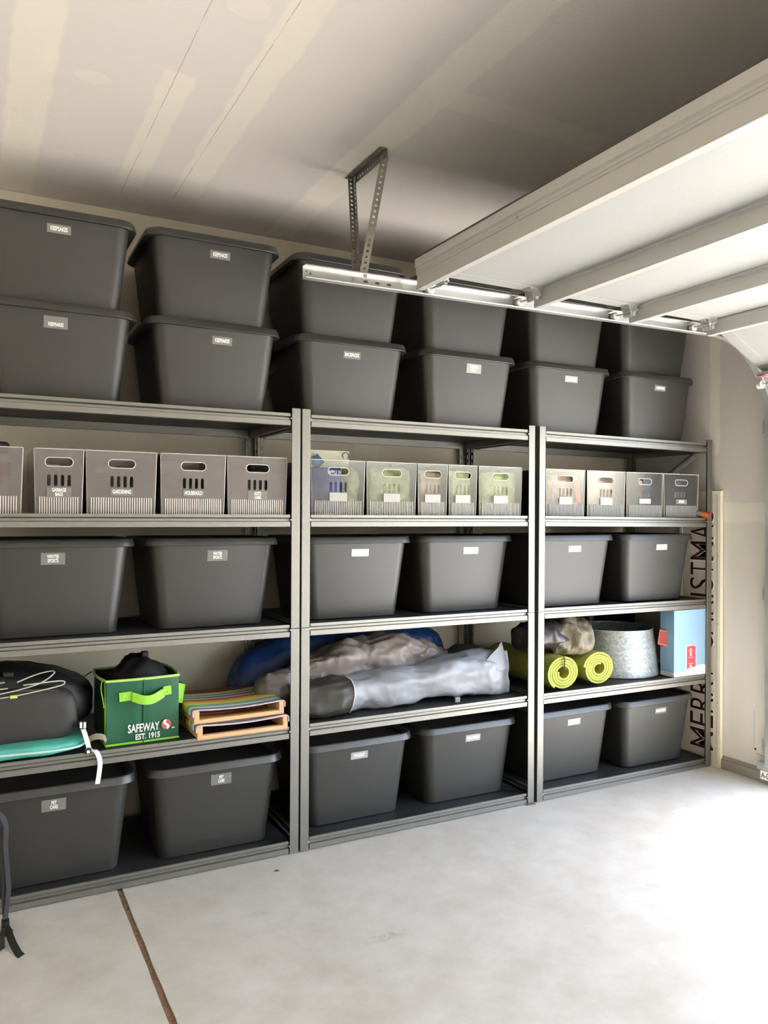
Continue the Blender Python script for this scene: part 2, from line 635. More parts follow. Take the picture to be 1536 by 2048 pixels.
# jamb lining and header trim of the doorway
tr = MB()
tr.box(XW + 0.0, XW + 0.16, DY0 - 0.02, DY0, 0, DZ)
tr.box(XW + 0.0, XW + 0.16, DY1, DY1 + 0.02, 0, DZ)
tr.box(XW + 0.0, XW + 0.16, DY1, DY0, DZ - 0.02, DZ)
struct(tr.build('trim_1', m_door), 'white jamb lining the garage doorway')
struct(MB().box(XW + 0.14, 22, -16, 10, -0.20, -0.03).build('driveway', m_drive), 'sunlit concrete driveway outside the doorway')

# ------------------------------------------------------------------ shelving racks
SZ = [1.8165, 1.398, 0.944, 0.5252, 0.0539]
PW, PH = 0.0375, 1.838
SEAM = 0.928
BEAM = [(0.004, 0), (0.004, -0.012), (0.013, -0.015), (0.013, -0.027), (0.0025, -0.0295), (0.0025, -0.0495), (0.0045, -0.0505), (0.028, -0.0505), (0.028, -0.006), (0.012, -0.006), (0.012, 0)]
RD = 0.61


def make_rack(x0, x1, lean, label, feet):
    t = thing('shelving_unit', label, 'shelving', (x0, 0, 0), 0, 'steel shelving units along the back wall')
    t.rotation_euler = (0, lean, 0)
    W = x1 - x0
    th = 0.0025
    for side in (0, 1):
        xo = 0.0 if side == 0 else W - PW
        xs = 0.0 if side == 0 else W - th
        m = MB()
        for (a, b, e) in ((0.0, SEAM - 0.0007, 0.0), (SEAM + 0.0007, PH, 0.0006)):
            m.box(xo + e * 0.3, xo + PW - e * 0.3, 0.0 + e * 0.3, 0.004, a, b, 0.0012)
            m.box(xs, xs + th, 0.003, 0.040, a, b)
        m.build('post', m_rack, t)
        # rear post: slotted angle
        m = MB()
        for (a, b) in ((0.0, SEAM - 0.0007), (SEAM + 0.0007, PH)):
            hs = []
            z = a + 0.02
            while z + 0.03 < b:
                zz = z
                hs.append([(xo + PW * (0.16 if side else 0.72), zz), (xo + PW * (0.30 if side else 0.86), zz), (xo + PW * (0.30 if side else 0.86), zz + 0.022), (xo + PW * (0.16 if side else 0.72), zz + 0.022)])
                z += 0.0381
            m.holed([(xo, a), (xo + PW, a), (xo + PW, b), (xo, b)], hs, lambda u, v, w: (u, RD - w, v), th)
            hs = []
            z = a + 0.02
            while z + 0.03 < b:
                hs.append([(RD - 0.028, z), (RD - 0.022, z), (RD - 0.022, z + 0.022), (RD - 0.028, z + 0.022)])
                z += 0.0381
            m.holed([(RD - 0.04, a), (RD - 0.001, a), (RD - 0.001, b), (RD - 0.04, b)], hs, lambda u, v, w: (xs + w, u, v), th)
        m.build('rear_post', m_rack, t)
    for i, z in enumerate(SZ):
        m = MB()
        m.prism([(y, z + q) for y, q in BEAM], 'x', PW + 0.005, W - PW - 0.005)
        m.build('front_beam', m_rack, t)
        m = MB()
        m.prism([(RD - y - 0.004, z + q) for y, q in BEAM], 'x', PW + 0.002, W - PW - 0.002)
        m.build('rear_beam', m_rack, t)
        for side in (0, 1):
            m = MB()
            if side == 0:
                m.prism([(th + 0.001 + y, z + q) for y, q in BEAM], 'y', 0.042, RD - 0.044)
            else:
                m.prism([(W - th - 0.001 - y, z + q) for y, q in BEAM], 'y', 0.042, RD - 0.044)
            m.build('side_beam', m_rack, t)
        m = MB()
        m.box(PW * 0.45, W - PW * 0.45, 0.0125, RD - 0.018, z - 0.0175, z - 0.006)
        m.build('shelf_board', m_deck, t)
        for xr in (PW + 0.002, W - PW - 0.002):
            MB().tube([(xr, 0.012, z - 0.021), (xr, -0.0005, z - 0.021)], 0.0026, 8).build('rivet', m_galv, t)
    for fx in feet:
        MB().box(fx - 0.008, fx + 0.042, -0.014, 0.035, 0.0, 0.004).box(fx, fx + 0.012, -0.004, 0.01, 0.004, 0.009).build('foot_plate', mat('rusty_foot', srgb(140, 116, 92), 0.8, 0.3, var=0.3, vscale=80), t)
    return t


make_rack(-1.223, -0.004, 0.0, 'grey steel five-shelf rack on the left holding the backpack and green bag', [])
make_rack(0.004, 1.222, 0.0, 'grey steel five-shelf rack in the middle holding the grey fabric bags', [1.218 - 0.04])
make_rack(1.240, 2.467, 0.0058, 'grey steel five-shelf rack on the right holding the rolled mats', [])

# ------------------------------------------------------------------ black totes
TH, TW, TD = 0.365, 0.562, 0.50


def tote_meshes():
    body = MB()
    prof = [(0.000, 0.424, 0.384, 0.036), (0.005, 0.437, 0.397, 0.043), (0.02, 0.440, 0.400, 0.045), (TH * 0.5, 0.474, 0.434, 0.047), (TH - 0.03, 0.506, 0.466, 0.050)]
    body.loft([[(x, y, z) for x, y in rrect(w, d, r, 7, 0, TD / 2)] for z, w, d, r in prof])
    lid = MB()
    sec = [(TH - 0.029, 0.512, 0.470, 0.052), (TH - 0.031, TW - 0.003, TD - 0.003, 0.070), (TH - 0.029, TW, TD, 0.072), (TH - 0.020, TW - 0.003, TD - 0.003, 0.071), (TH - 0.004, TW - 0.012, TD - 0.012, 0.067), (TH - 0.0008, TW - 0.017, TD - 0.017, 0.064),
           (TH, TW - 0.024, TD - 0.024, 0.061), (TH - 0.002, TW - 0.050, TD - 0.050, 0.060), (TH - 0.016, TW - 0.062, TD - 0.062, 0.056), (TH - 0.016, TW - 0.2, TD - 0.2, 0.04)]
    lid.loft([[(x, y, z) for x, y in rrect(w, d, r, 7, 0, TD / 2)] for z, w, d, r in sec])
    return body, lid


_b, _l = tote_meshes()
BODY = _b.build('tote_body', m_tote, smooth=True)
LID = _l.build('tote_lid', m_lid, smooth=True)
BODY_ME, LID_ME = BODY.data, LID.data
for o in (BODY, LID):
    bpy.data.objects.remove(o)
# slope of the front wall: (height, depth of the face)
F_LO, F_HI = (0.02, (TD - 0.400) / 2), (TH - 0.03, (TD - 0.466) / 2)
TILT = math.atan2(F_LO[1] - F_HI[1], F_HI[0] - F_LO[0])


def face_y(z):
    k = (z - F_LO[0]) / (F_HI[0] - F_LO[0])
    return F_LO[1] + (F_HI[1] - F_LO[1]) * k


def tote(xr, ry, z, label, text=None, lx=0.0, lz=0.293, style='dark', rz=0.0, two=False):
    """xr: right end of the lid, ry: front of the lid, z: what it stands on"""
    t = thing('storage_tote', label, 'storage bin', (xr - TW / 2, ry, z), rz, 'black lidded storage totes')
    b = bpy.data.objects.new('body', BODY_ME)
    COL.objects.link(b)
    b.parent = t
    l = bpy.data.objects.new('lid', LID_ME)
    COL.objects.link(l)
    l.parent = t
    if text is not None:
        hh = 0.044 if two else 0.032
        ww = 0.083
        mt = m_tape if style == 'dark' else (m_tapelite if style == 'pale' else m_white)
        p = MB().box(-ww / 2, ww / 2, -0.0008, 0.0006, -hh / 2, hh / 2).build('label', mt, t)
        p.location = (lx, face_y(lz) - 0.0004, lz)
        p.rotation_euler = (TILT, 0, 0)
        if text:
            tx = text_mesh(text, 0.0185 if two else 0.021, m_white, sx=0.58, bold=0.022)
            wx = max(v.co.x for v in tx.data.vertices) - min(v.co.x for v in tx.data.vertices)
            mxw = 0.068
            if wx > mxw:
                for v in tx.data.vertices:
                    v.co.x *= mxw / wx
            tx.parent = p
            tx.rotation_euler = (PI / 2, 0, 0)
            tx.location = (0, -0.0012, 0)
    return t


DZS = -0.006
z0 = SZ[0] + DZS
zu = z0 + TH - 0.0165
tops = [(-0.640, .07), (-0.050, .07), (0.567, .07), (1.185, .07), (1.805, .065), (2.420, .045)]
txt_low = [(' \nKEEPSAKES', -0.017, 'dark', True), ('KEEPSAKES', 0.02, 'dark', False), ('BACKPACKS', -0.012, 'dark', False), ('SLEEPING\nBAGS', 0.018, 'pale', True), ('CHRISTMAS', 0.0, 'pale', False), ('CHRISTMAS', 0.0, 'dark', False)]
lab_low = ['black KEEPSAKES tote, lower of the leftmost stack on top of the racks',
           'black KEEPSAKES tote, lower of the second stack from the left, above the racks',
           'black tote labelled BACKPACKS on top of the racks',
           'black tote with a two-line pale label on top of the middle rack',
           'black pale-labelled tote, lower of the second stack from the right, above the racks',
           'black tote with a small white label, lower of the rightmost stack above the racks']
lab_up = ['black tote labelled KEEPSAKES, upper of the leftmost stack under the ceiling',
          'black KEEPSAKES tote, upper of the second stack from the left under the ceiling',
          'unlabelled black tote stacked on the BACKPACKS tote behind the door track',
          'black tote stacked on the two-line pale label tote, half hidden by the door track',
          'black tote, upper of the second stack from the right, half hidden by the door track',
          'black tote, upper of the rightmost stack beside the door wall']
for i, (xr, ry) in enumerate(tops):
    s, lx, stl, two = txt_low[i]
    tote(xr, ry, z0, lab_low[i], s, lx, style=stl, two=two, rz=random.uniform(-.006, .006))
    tu = ('KEEPSAKES' if i < 2 else None)
    tote(xr - 0.004, ry + 0.004, zu, lab_up[i], tu, (-0.004, 0.015, 0, 0, 0, 0)[i], rz=random.uniform(-.006, .006))

mids = [(-0.643, .07), (-0.054, .07), (0.590, .07), (1.170, .07), (1.801, .03), (2.394, .025)]
mt_ = [('WINTER\nSPORTS', -0.018, 'dark', True, 'black tote labelled WINTER SPORTS on the middle shelf of the left rack'),
       ('WATER\nSPORTS', 0.01, 'dark', True, 'black tote labelled WATER SPORTS on the middle shelf of the left rack'),
       ('', 0.01, 'white', False, 'black tote with blank white label, left one on the middle rack'),
       ('', 0.02, 'white', False, 'black tote with blank white label, right one on the middle rack'),
       ('CHRISTMAS', 0.0, 'pale', False, 'dark grey tote with a pale label above the rolled mats'),
       ('CHRISTMAS', 0.02, 'pale', False, 'dark grey tote above the blue box, right one on its shelf')]
for (xr, ry), (s, lx, stl, two, lb) in zip(mids, mt_):
    tote(xr, ry, SZ[2] + DZS, lb, s, lx, style=stl, two=two, rz=random.uniform(-.008, .008))
bots = [(-0.642, .02), (-0.050, .02), (0.591, .05), (1.181, .05), (1.822, .055), (2.397, .025)]
bt_ = [('PET\nCARE', -0.015, 'dark', True, 'black PET CARE tote, left one on the bottom shelf of the left rack'),
       ('PET\nCARE', 0.012, 'dark', True, 'black PET CARE tote, right one on the bottom shelf of the left rack'),
       ('HOLIDAY', 0.0, 'pale', False, 'dark grey tote on the bottom shelf of the middle rack, left of two'),
       ('HALLOWEEN', 0.012, 'pale', False, 'dark grey tote on the bottom shelf of the middle rack, right of two'),
       ('HALLOWEEN', 0.0, 'pale', False, 'dark grey tote on the bottom shelf of the right rack, left of two'),
       ('HALLOWEEN', 0.012, 'dark', False, 'dark grey scuffed tote on the bottom shelf beside the sign letters')]
for (xr, ry), (s, lx, stl, two, lb) in zip(bots, bt_):
    tote(xr, ry, SZ[4] + DZS, lb, s, lx, style=stl, two=two, rz=random.uniform(-.008, .008))

# ------------------------------------------------------------------ clear bins on the second shelf
BH, BD = 0.240, 0.40


def clear_bin(xa, xb, label, material, text=None, lstyle='dark', y=0.028, slots_c=0.0, band_fade=False):
    w = xb - xa
    t = thing('clear_bin', label, 'storage bin', ((xa + xb) / 2, y, SZ[1] + DZS), 0, 'clear plastic bins on the second shelf')
    tp = 0.006

    def half(z):
        return w / 2 - tp * (1 - z / BH)
    th = 0.0025
    hw = min(0.095, w * 0.55)
    holes = [stadium(slots_c, 0.193, hw, 0.029)]
    pitch = min(0.0235, w * 0.135)
    for k in range(4):
        holes.append(stadium(slots_c + (k - 1.5) * pitch, 0.126, pitch * 0.52, 0.042))
    outer = [(-half(0), 0.0), (half(0), 0.0), (half(BH), BH), (-half(BH), BH)]
    MB().holed(outer, holes, lambda u, v, q: (u, q + 0.004 * (1 - v / BH), v), th).build('front_panel', material, t)
    m = MB()
    m.holed(outer, [stadium(0, 0.193, hw, 0.029)], lambda u, v, q: (u, BD - q - 0.004 * (1 - v / BH), v), th).build('back_panel', material, t)
    for sx in (-1, 1):
        m = MB()
        a, b = half(0) - th, half(BH) - th
        m.loft([[(sx * a, 0.0065, 0.0), (sx * b, 0.0027, BH), (sx * b, BD - 0.0027, BH), (sx * a, BD - 0.0065, 0.0)],
                [(sx * (a + th * 0.9), 0.0065, 0.0), (sx * (b + th * 0.9), 0.0027, BH), (sx * (b + th * 0.9), BD - 0.0027, BH), (sx * (a + th * 0.9), BD - 0.0065, 0.0)]])
        m.build('side_panel', material, t)
    MB().box(-half(0) + th, half(0) - th, 0.008, BD - 0.008, 0.0005, 0.003).build('base_panel', material, t)
    # bright moulded edges
    m = MB()
    m.tube([(-half(BH), 0.001, BH), (half(BH), 0.001, BH)], 0.0017, 6)
    m.tube([(half(0), 0.005, 0.001), (half(BH), 0.001, BH)], 0.0015, 6)
    m.tube([(-half(0), 0.005, 0.001), (-half(BH), 0.001, BH)], 0.0011, 6)
    m.build('moulded_edge', m_acr_edge, t)
    hr = [(p[0], 0.0009, p[1]) for p in stadium(slots_c, 0.193, hw + 0.003, 0.032)]
    MB().tube(hr, 0.0016, 5, closed=True).build('handle_rim', m_acr_edge, t)
    # ribbed band along the foot of the front
    m = MB()
    n = max(14, int(w / 0.0095))
    for k in range(n):
        x = -half(0) + 0.010 + (2 * half(0) - 0.02) * (k + 0.5) / n
        ww = (2 * half(0) - 0.02) / n * 0.42
        m.box(x - ww / 2, x + ww / 2, 0.0008, 0.0042, 0.004, 0.067)
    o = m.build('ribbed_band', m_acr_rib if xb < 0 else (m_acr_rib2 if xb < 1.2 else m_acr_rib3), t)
    o['kind'] = 'stuff'
    if text is not None:
        two = '\n' in text or lstyle == 'whitebig'
        hh = 0.036 if two else 0.026
        ww = min(0.083, hw * 0.95)
        mt = {'dark': m_tape, 'white': m_tapelite, 'whitebig': m_tapelite}[lstyle]
        zc = 0.101 - hh / 2
        p = MB().box(-ww / 2, ww / 2, -0.0012, 0.0004, -hh / 2, hh / 2).build('label', mt, t)
        p.location = (slots_c, 0.0015, zc)
        if text:
            tx = text_mesh(text, 0.0185 if two else 0.02, m_white, sx=0.58, bold=0.022)
            wx = max(v.co.x for v in tx.data.vertices) - min(v.co.x for v in tx.data.vertices)
            if wx > ww * 0.86:
                for v in tx.data.vertices:
                    v.co.x *= ww * 0.86 / wx
            tx.parent = p
            tx.rotation_euler = (PI / 2, 0, 0)
            tx.location = (0, -0.0017, 0)
    return t


S_, C_ = m_acr_smoke, m_acr_clear
bins = [(-1.30, -1.049, S_, 'PEST\nCONTROL', 'dark', 'smoky clear bin labelled PEST CONTROL, cut off by the left edge of the picture'),
        (-1.013, -0.845, S_, 'GARBAGE\nBAGS', 'dark', 'narrow smoky clear bin labelled GARBAGE BAGS'),
        (-0.838, -0.582, S_, 'GARDENING', 'dark', 'smoky clear bin labelled GARDENING'),
        (-0.568, -0.312, S_, 'HOUSEHOLD', 'dark', 'smoky clear bin labelled HOUSEHOLD'),
        (-0.305, -0.051, S_, 'AUTO\nCARE', 'dark', 'smoky clear bin labelled AUTO CARE'),
        (0.056, 0.310, C_, '', 'whitebig', 'clear bin holding a cream bag with a blue diamond and a blue APPLE packet'),
        (0.318, 0.570, C_, '', 'whitebig', 'clear bin stuffed with crumpled plastic, second from the left on the middle rack'),
        (0.577, 0.736, C_, '', 'whitebig', 'narrow clear bin of crumpled plastic, left of the narrow pair'),
        (0.742, 0.901, C_, '', 'whitebig', 'narrow clear bin of crumpled plastic, right of the narrow pair'),
        (0.911, 1.165, C_, '', 'whitebig', 'clear bin of greenish plastic at the right end of the middle rack'),
        (1.313, 1.567, C_, '', 'whitebig', 'clear bin with a red and white packet inside, left end of the right rack'),
        (1.581, 1.844, C_, '', 'whitebig', 'clear bin of crumpled plastic with pink ribbon, second on the right rack'),
        (1.854, 2.123, C_, 'SPORTS', 'white', 'clear bin with a dark lower right half, third on the right rack'),
        (2.129, 2.400, C_, 'SPORTS', 'dark', 'clear bin with a dark case inside, beside the copper tube')]
for xa, xb, mm, tx, ls, lb in bins:
    clear_bin(xa, xb, lb, mm, tx, ls)
Z2 = SZ[1] + DZS + 0.004   # floor of the bins


def lump(name, c, h, material, label, cat, amp=0.02, sc=9.0, seed=1.0, e=2.6, ridge=False, group=None, nu=26, nv=16):
    o = superell(c, h, e, nu, nv, amp, sc, seed, ridge).build(name, material, smooth=True, angle=60)
    return tag(o, label, cat, group)


m_bagg = mat('greenish_poly_bag', srgb(168, 178, 126), 0.2, var=0.75, vscale=20, bump=1.0, bscale=22)
m_bagb = mat('beige_poly_bag', srgb(168, 152, 130), 0.2, var=0.75, vscale=20, bump=0.8, bscale=30)
m_bagw = mat('white_poly_bag', srgb(214, 214, 206), 0.22, var=0.2, vscale=26, bump=0.8, bscale=34)
m_blk = mat('matte_black_item', srgb(30, 30, 32), 0.6, var=0.2, vscale=20)
m_gry = mat('dull_grey_item', srgb(105, 100, 96), 0.6, var=0.2, vscale=12)
m_navyp = mat('navy_packet', srgb(38, 58, 140), 0.35, var=0.15, vscale=12)
m_red = mat('red_packet', srgb(205, 60, 55), 0.4, var=0.1, vscale=20)
m_pink = mat('pink_ribbon', srgb(232, 120, 130), 0.5, var=0.15, vscale=30)
m_cream = mat('cream_paper_bag', srgb(240, 236, 214), 0.6, var=0.05, vscale=10)

# pest control: a white spray bottle with red label and a black cap
t = thing('spray_bottle', 'white bottle with a red label and black cap in the PEST CONTROL bin', 'bottle', (-1.125, 0.12, Z2))
MB().lathe([(0.001, 0), (0.038, 0.0), (0.042, 0.006), (0.042, 0.19), (0.036, 0.215), (0.02, 0.225), (0.001, 0.225)], 0, 0, 24).build('bottle_body', mat('bottle_white', srgb(232, 222, 190), 0.4), t, smooth=True)
MB().lathe([(0.0424, 0.135), (0.0428, 0.136), (0.0428, 0.185), (0.0424, 0.186)], 0, 0, 24).build('red_label_band', m_red, t, smooth=True)
MB().lathe([(0.0424, 0.105), (0.0427, 0.106), (0.0427, 0.132), (0.0424, 0.133)], 0, 0, 24).build('yellow_label_band', mat('label_yellow', srgb(232, 205, 90), 0.5), t, smooth=True)
MB().lathe([(0.001, 0.226), (0.036, 0.226), (0.038, 0.232), (0.037, 0.252), (0.03, 0.259), (0.001, 0.26)], 0, 0, 24).build('cap', m_blk, t, smooth=True)
t = thing('garbage_bag_roll', 'black roll of bags low inside the GARBAGE BAGS bin', 'bag roll', (-0.945, 0.10, Z2))
MB().tube([(0, 0, 0.052), (0, 0.22, 0.052)], 0.05, 24).build('roll', m_blk, t, smooth=True)
MB().tube([(0, -0.001, 0.052), (0, 0.221, 0.052)], 0.014, 14).build('core', m_gry, t)
t = thing('garden_sprinkler', 'dull grey round sprinkler inside the GARDENING bin', 'garden tool', (-0.705, 0.16, Z2))
MB().lathe([(0.001, 0), (0.075, 0.0), (0.078, 0.012), (0.07, 0.05), (0.03, 0.07), (0.001, 0.07)], 0, 0, 28).build('base', m_gry, t, smooth=True)
MB().tube([(0, 0, 0.06), (0, 0, 0.15)], 0.014, 12).tube([(-0.05, 0, 0.16), (0.05, 0, 0.17)], 0.012, 10).build('spray_arm', m_gry, t, smooth=True)
lump('folded_cloth', (-0.44, 0.22, Z2 + 0.062), (0.105, 0.16, 0.055), mat('green_grey_cloth', srgb(86, 98, 84), 0.8, var=0.2, vscale=18), 'folded dull green cloth inside the HOUSEHOLD bin', 'cloth', 0.006, 12, 2.2, 3.4)
t = thing('car_care_bottle', 'dark bottle lying inside the AUTO CARE bin', 'bottle', (-0.19, 0.20, Z2))
MB().box(-0.08, 0.08, -0.10, 0.14, 0.0, 0.19, 0.02).build('bottle_body', mat('smoke_black_jug', srgb(52, 50, 48), 0.45), t, smooth=True)
MB().tube([(0.04, -0.02, 0.188), (0.04, -0.02, 0.215)], 0.018, 14).build('cap', m_blk, t, smooth=True)

# cream seed bag with blue diamond in the first bin of the middle rack
t = thing('seed_bag', 'cream paper bag with a blue diamond standing in the clear bin', 'bag', (0.200, 0.16, Z2))
m = MB()
secs = []
for i in range(9):
    k = i / 8
    z = 0.290 * k
    d = 0.05 * (1 - k) ** 0.6 + 0.004
    secs.append([(x, y, z) for x, y in rrect(0.206 - 0.012 * math.sin(k * PI), 2 * d, min(d * 0.9, 0.03), 4, 0.0, 0.02)])
m.loft(secs)
m.build('bag', m_cream, t, smooth=True)
MB().prism([(-0.102, 0.236), (-0.066, 0.200), (-0.030, 0.236), (-0.066, 0.272)], 'y', -0.0125, -0.0110).build('diamond_print', mat('diamond_teal', srgb(30, 92, 128), 0.5), t)
MB().prism([(-0.083, 0.234), (-0.066, 0.219), (-0.049, 0.234), (-0.066, 0.250)], 'y', -0.0140, -0.0125).build('diamond_inner_print', mat('diamond_blue', srgb(70, 140, 190), 0.5), t)
ring = [(0.080 + 0.015 * math.cos(a), 0.004, 0.268 + 0.015 * math.sin(a)) for a in [2 * PI * k / 20 for k in range(20)]]
MB().tube(ring, 0.0018, 5, closed=True).build('ring_print', mat('print_black', srgb(45, 42, 44), 0.6), t)
lump('crumpled_plastic', (0.258, 0.090, Z2 + 0.112), (0.042, 0.050, 0.108), m_bagg, 'greenish crumpled plastic bag in the clear bin with the blue diamond bag', 'plastic bag', 0.018, 14, 3.1, 2.4)
t = thing('apple_packet', 'navy blue packet with white APPLE lettering inside the clear bin', 'packet', (0.165, 0.062, Z2 + 0.01))
MB().box(-0.098, 0.048, 0.0, 0.045, 0.0, 0.196, 0.008).build('packet', m_navyp, t, smooth=True)
tx = text_mesh('APPLE BE', 0.022, m_white, sx=0.7)
tx.parent = t
tx.rotation_euler = (PI / 2, 0, 0)
tx.location = (0.016, -0.001, 0.176)
bags = [((0.450, 0.182, 0.112), (0.113, 0.128, 0.108), m_bagg, 'crumpled greenish plastic filling the second clear bin of the middle rack', 4.0),
        ((0.6565, 0.182, 0.108), (0.067, 0.128, 0.104), m_bagb, 'crumpled beige plastic filling the left narrow clear bin', 5.0),
        ((0.8215, 0.182, 0.110), (0.067, 0.128, 0.106), m_bagg, 'crumpled green plastic filling the right narrow clear bin', 6.0),
        ((1.042, 0.182, 0.112), (0.114, 0.128, 0.108), m_bagg, 'leafy green crumpled plastic in the end bin of the middle rack', 7.0),
        ((1.444, 0.182, 0.110), (0.113, 0.128, 0.106), m_bagb, 'crumpled beige plastic in the bin with the red packet', 8.0),
        ((1.718, 0.182, 0.110), (0.117, 0.128, 0.106), m_bagb, 'crumpled pale plastic in the bin with pink ribbon', 9.0),
        ((1.930, 0.140, 0.105), (0.064, 0.100, 0.100), m_bagb, 'crumpled plastic on the left of the bin with a dark right half', 10.0),
        ((2.178, 0.140, 0.098), (0.036, 0.100, 0.092), m_bagg, 'yellowish plastic on the left of the bin beside the copper tube', 11.0)]
for c, h, mm, lb, sd_ in bags:
    lump('crumpled_plastic', (c[0], c[1], Z2 + c[2]), h, mm, lb, 'plastic bag', 0.009, 17, sd_, 8.0, group='crumpled plastic in the clear bins', ridge=True, nu=56, nv=36)
t = thing('red_packet', 'red and white packet tucked in the first clear bin of the right rack', 'packet', (1.560, 0.0375, Z2))
t.rotation_euler = (0, -0.22, 0)
MB().box(-0.024, 0.010, 0.0, 0.007, 0.075, 0.19, 0.002).build('packet', m_red, t)
MB().prism([(-0.022, 0.19), (0.008, 0.19), (0.004, 0.212), (-0.006, 0.196), (-0.014, 0.216)], 'y', 0.001, 0.006).build('white_bow', m_white, t)
o = MB()
for k in range(5):
    a = k * 1.25
    o.tube([(1.782 + 0.012 * math.cos(a + q * 1.3), 0.0415 + 0.002 * math.sin(q * 3 + k), Z2 + 0.135 + 0.010 * k * 0.7 + 0.020 * math.sin(a + q * 1.3)) for q in [i * 0.6 for i in range(8)]], 0.0022, 5)
tag(o.build('pink_ribbon', m_pink, smooth=True), 'curly pink ribbon in the second clear bin of the right rack', 'ribbon')
tag(MB().box(2.005, 2.112, 0.06, 0.40, Z2, Z2 + 0.21, 0.006).build('dark_box', mat('charcoal_box', srgb(112, 114, 124), 0.5), smooth=True), 'dark charcoal box in the right half of the third bin on the right rack', 'box')
tag(MB().box(2.225, 2.365, 0.06, 0.40, Z2, Z2 + 0.205, 0.006).build('dark_case', mat('slate_case', srgb(104, 107, 118), 0.5), smooth=True), 'dark slate case inside the clear bin beside the copper tube', 'case')
# grey-brown papers showing above the second bin, foam handle and dark rim behind the right bins
t = thing('paper_sleeve', 'grey paper sleeve poking up behind the second clear bin', 'paper', (0.62, 0.30, Z2))
MB().prism([(-0.20, 0.0), (0.0, 0.0), (0.0, 0.262), (-0.17, 0.240)], 'y', -0.004, 0.0).build('sheet', mat('sleeve_grey', srgb(150, 142, 130), 0.7), t)
MB().prism([(-0.05, 0.235), (-0.004, 0.235), (-0.004, 0.258)], 'y', -0.006, -0.004).build('dark_corner', m_blk, t)
t.location = (0.68, 0.47, Z2)
t = thing('foam_handle', 'dark grey foam-gripped handle leaning up behind the right clear bins', 'handle', (2.20, 0.26, SZ[1] + DZS))
m = MB()
m.tube([(0.02, -0.08, 0.165), (0.226, -0.18, 0.352)], 0.021, 16)
m.build('foam_grip', mat('grip_foam', srgb(92, 90, 88), 0.85, var=0.2, vscale=60, bump=0.5, bscale=200), t, smooth=True)
MB().tube([(0.2255, -0.1797, 0.3515), (0.231, -0.1825, 0.3565)], 0.018, 16).build('end_cap', m_gry, t, smooth=True)
MB().tube([(-0.055, -0.04, 0.01), (0.02, -0.08, 0.165)], 0.010, 10).build('handle_tube', m_blk, t)
o = MB()
o.tube([(2.16 + 0.11 * math.cos(a), 0.53 + 0.02 * math.cos(a), SZ[1] + 0.115 + 0.11 * math.sin(a)) for a in [2 * PI * k / 30 for k in range(30)]], 0.012, 8, closed=True)
tag(o.build('black_hoop', m_blk, smooth=True), 'black hoop standing behind the right clear bins', 'hoop')
t = thing('copper_tube', 'copper-coloured tube poking out past the post of the right rack', 'tube', (2.375, 0.05, SZ[1] + DZS))
m_cop = mat('copper_foil', srgb(206, 112, 66), 0.30, 0.75, var=0.25, vscale=50)
m = MB()
m.tube([(-0.004, 0.03, 0.040), (0.03, -0.01, 0.028), (0.062, -0.068, 0.010)], [0.017, 0.019, 0.021], 18, cap=False)
m.build('foil_sleeve', m_cop, t, smooth=True)
MB().tube([(-0.002, 0.028, 0.0395), (0.0615, -0.067, 0.0105)], 0.0165, 16).build('core', mat('tube_core_grey', srgb(120, 118, 112), 0.6), t, smooth=True)

# ------------------------------------------------------------------ fourth shelf, left rack
Z4 = SZ[3] + DZS
m_bpk = mat('black_nylon', srgb(54, 51, 48), 0.6, var=0.2, vscale=9, bump=0.25, bscale=14)
m_bpk2 = mat('black_ripstop', srgb(30, 29, 29), 0.5, var=0.25, vscale=14, bump=0.5, bscale=16)
m_cord = mat('grey_cord', srgb(205, 200, 186), 0.6)
bp_ = thing('backpack', 'black backpack lying on its side with grey bungee cord on the left rack', 'backpack', (-1.04, 0.26, Z4))
zc = 0.172


def bfn(p):
    k = max(0.0, (p.x - 0.02) / 0.25)
    return (p.x, p.y, p.z * (1 - 0.34 * k * k) - 0.018 * k)


superell((0, 0, zc), (0.255, 0.150, 0.132), 3.3, 56, 32, 0.014, 7, 1.5, fn=bfn).build('main_compartment', m_bpk2, bp_, smooth=True, angle=70)
superell((-0.02, -0.150, zc - 0.030), (0.205, 0.058, 0.100), 3.8, 44, 26, 0.007, 8, 4.5).build('front_pocket', m_bpk, bp_, smooth=True, angle=70)
pp = [(-0.02 + 0.196 * math.copysign(abs(math.cos(a)) ** 0.72, math.cos(a)), -0.186 + 0.012 * abs(math.cos(a)) ** 4, zc - 0.028 + 0.094 * math.copysign(abs(math.sin(a)) ** 0.72, math.sin(a))) for a in [2 * PI * k / 48 for k in range(48)]]
MB().tube(pp, 0.0035, 6, closed=True).build('piping', mat('worn_piping', srgb(92, 88, 82), 0.6), bp_, smooth=True)
y0_ = -0.176
c1 = [(-0.18, y0_ - .012, zc + .052), (-0.06, y0_ - .020, zc + .066), (0.05, y0_ - .016, zc + .088), (0.105, y0_ + .01, zc + .118), (0.09, y0_ + .02, zc + .124), (0.04, y0_ + .012, zc + .116), (-0.02, y0_ - .004, zc + .098)]
c2 = [(-0.18, y0_ - .012, zc + .052), (-0.17, y0_ - .022, zc + .048), (-0.05, y0_ - .026, zc + .052), (0.07, y0_ - .020, zc + .066), (0.135, y0_ + .0, zc + .075), (0.13, y0_ + .002, zc + .088), (0.06, y0_ - .014, zc + .090), (0.0, y0_ - .018, zc + .088)]
c3 = [(-0.06, y0_ + .004, zc + .100), (-0.16, y0_ - .002, zc + .090), (-0.17, y0_ - .010, zc + .078), (-0.05, y0_ - .012, zc + .080)]


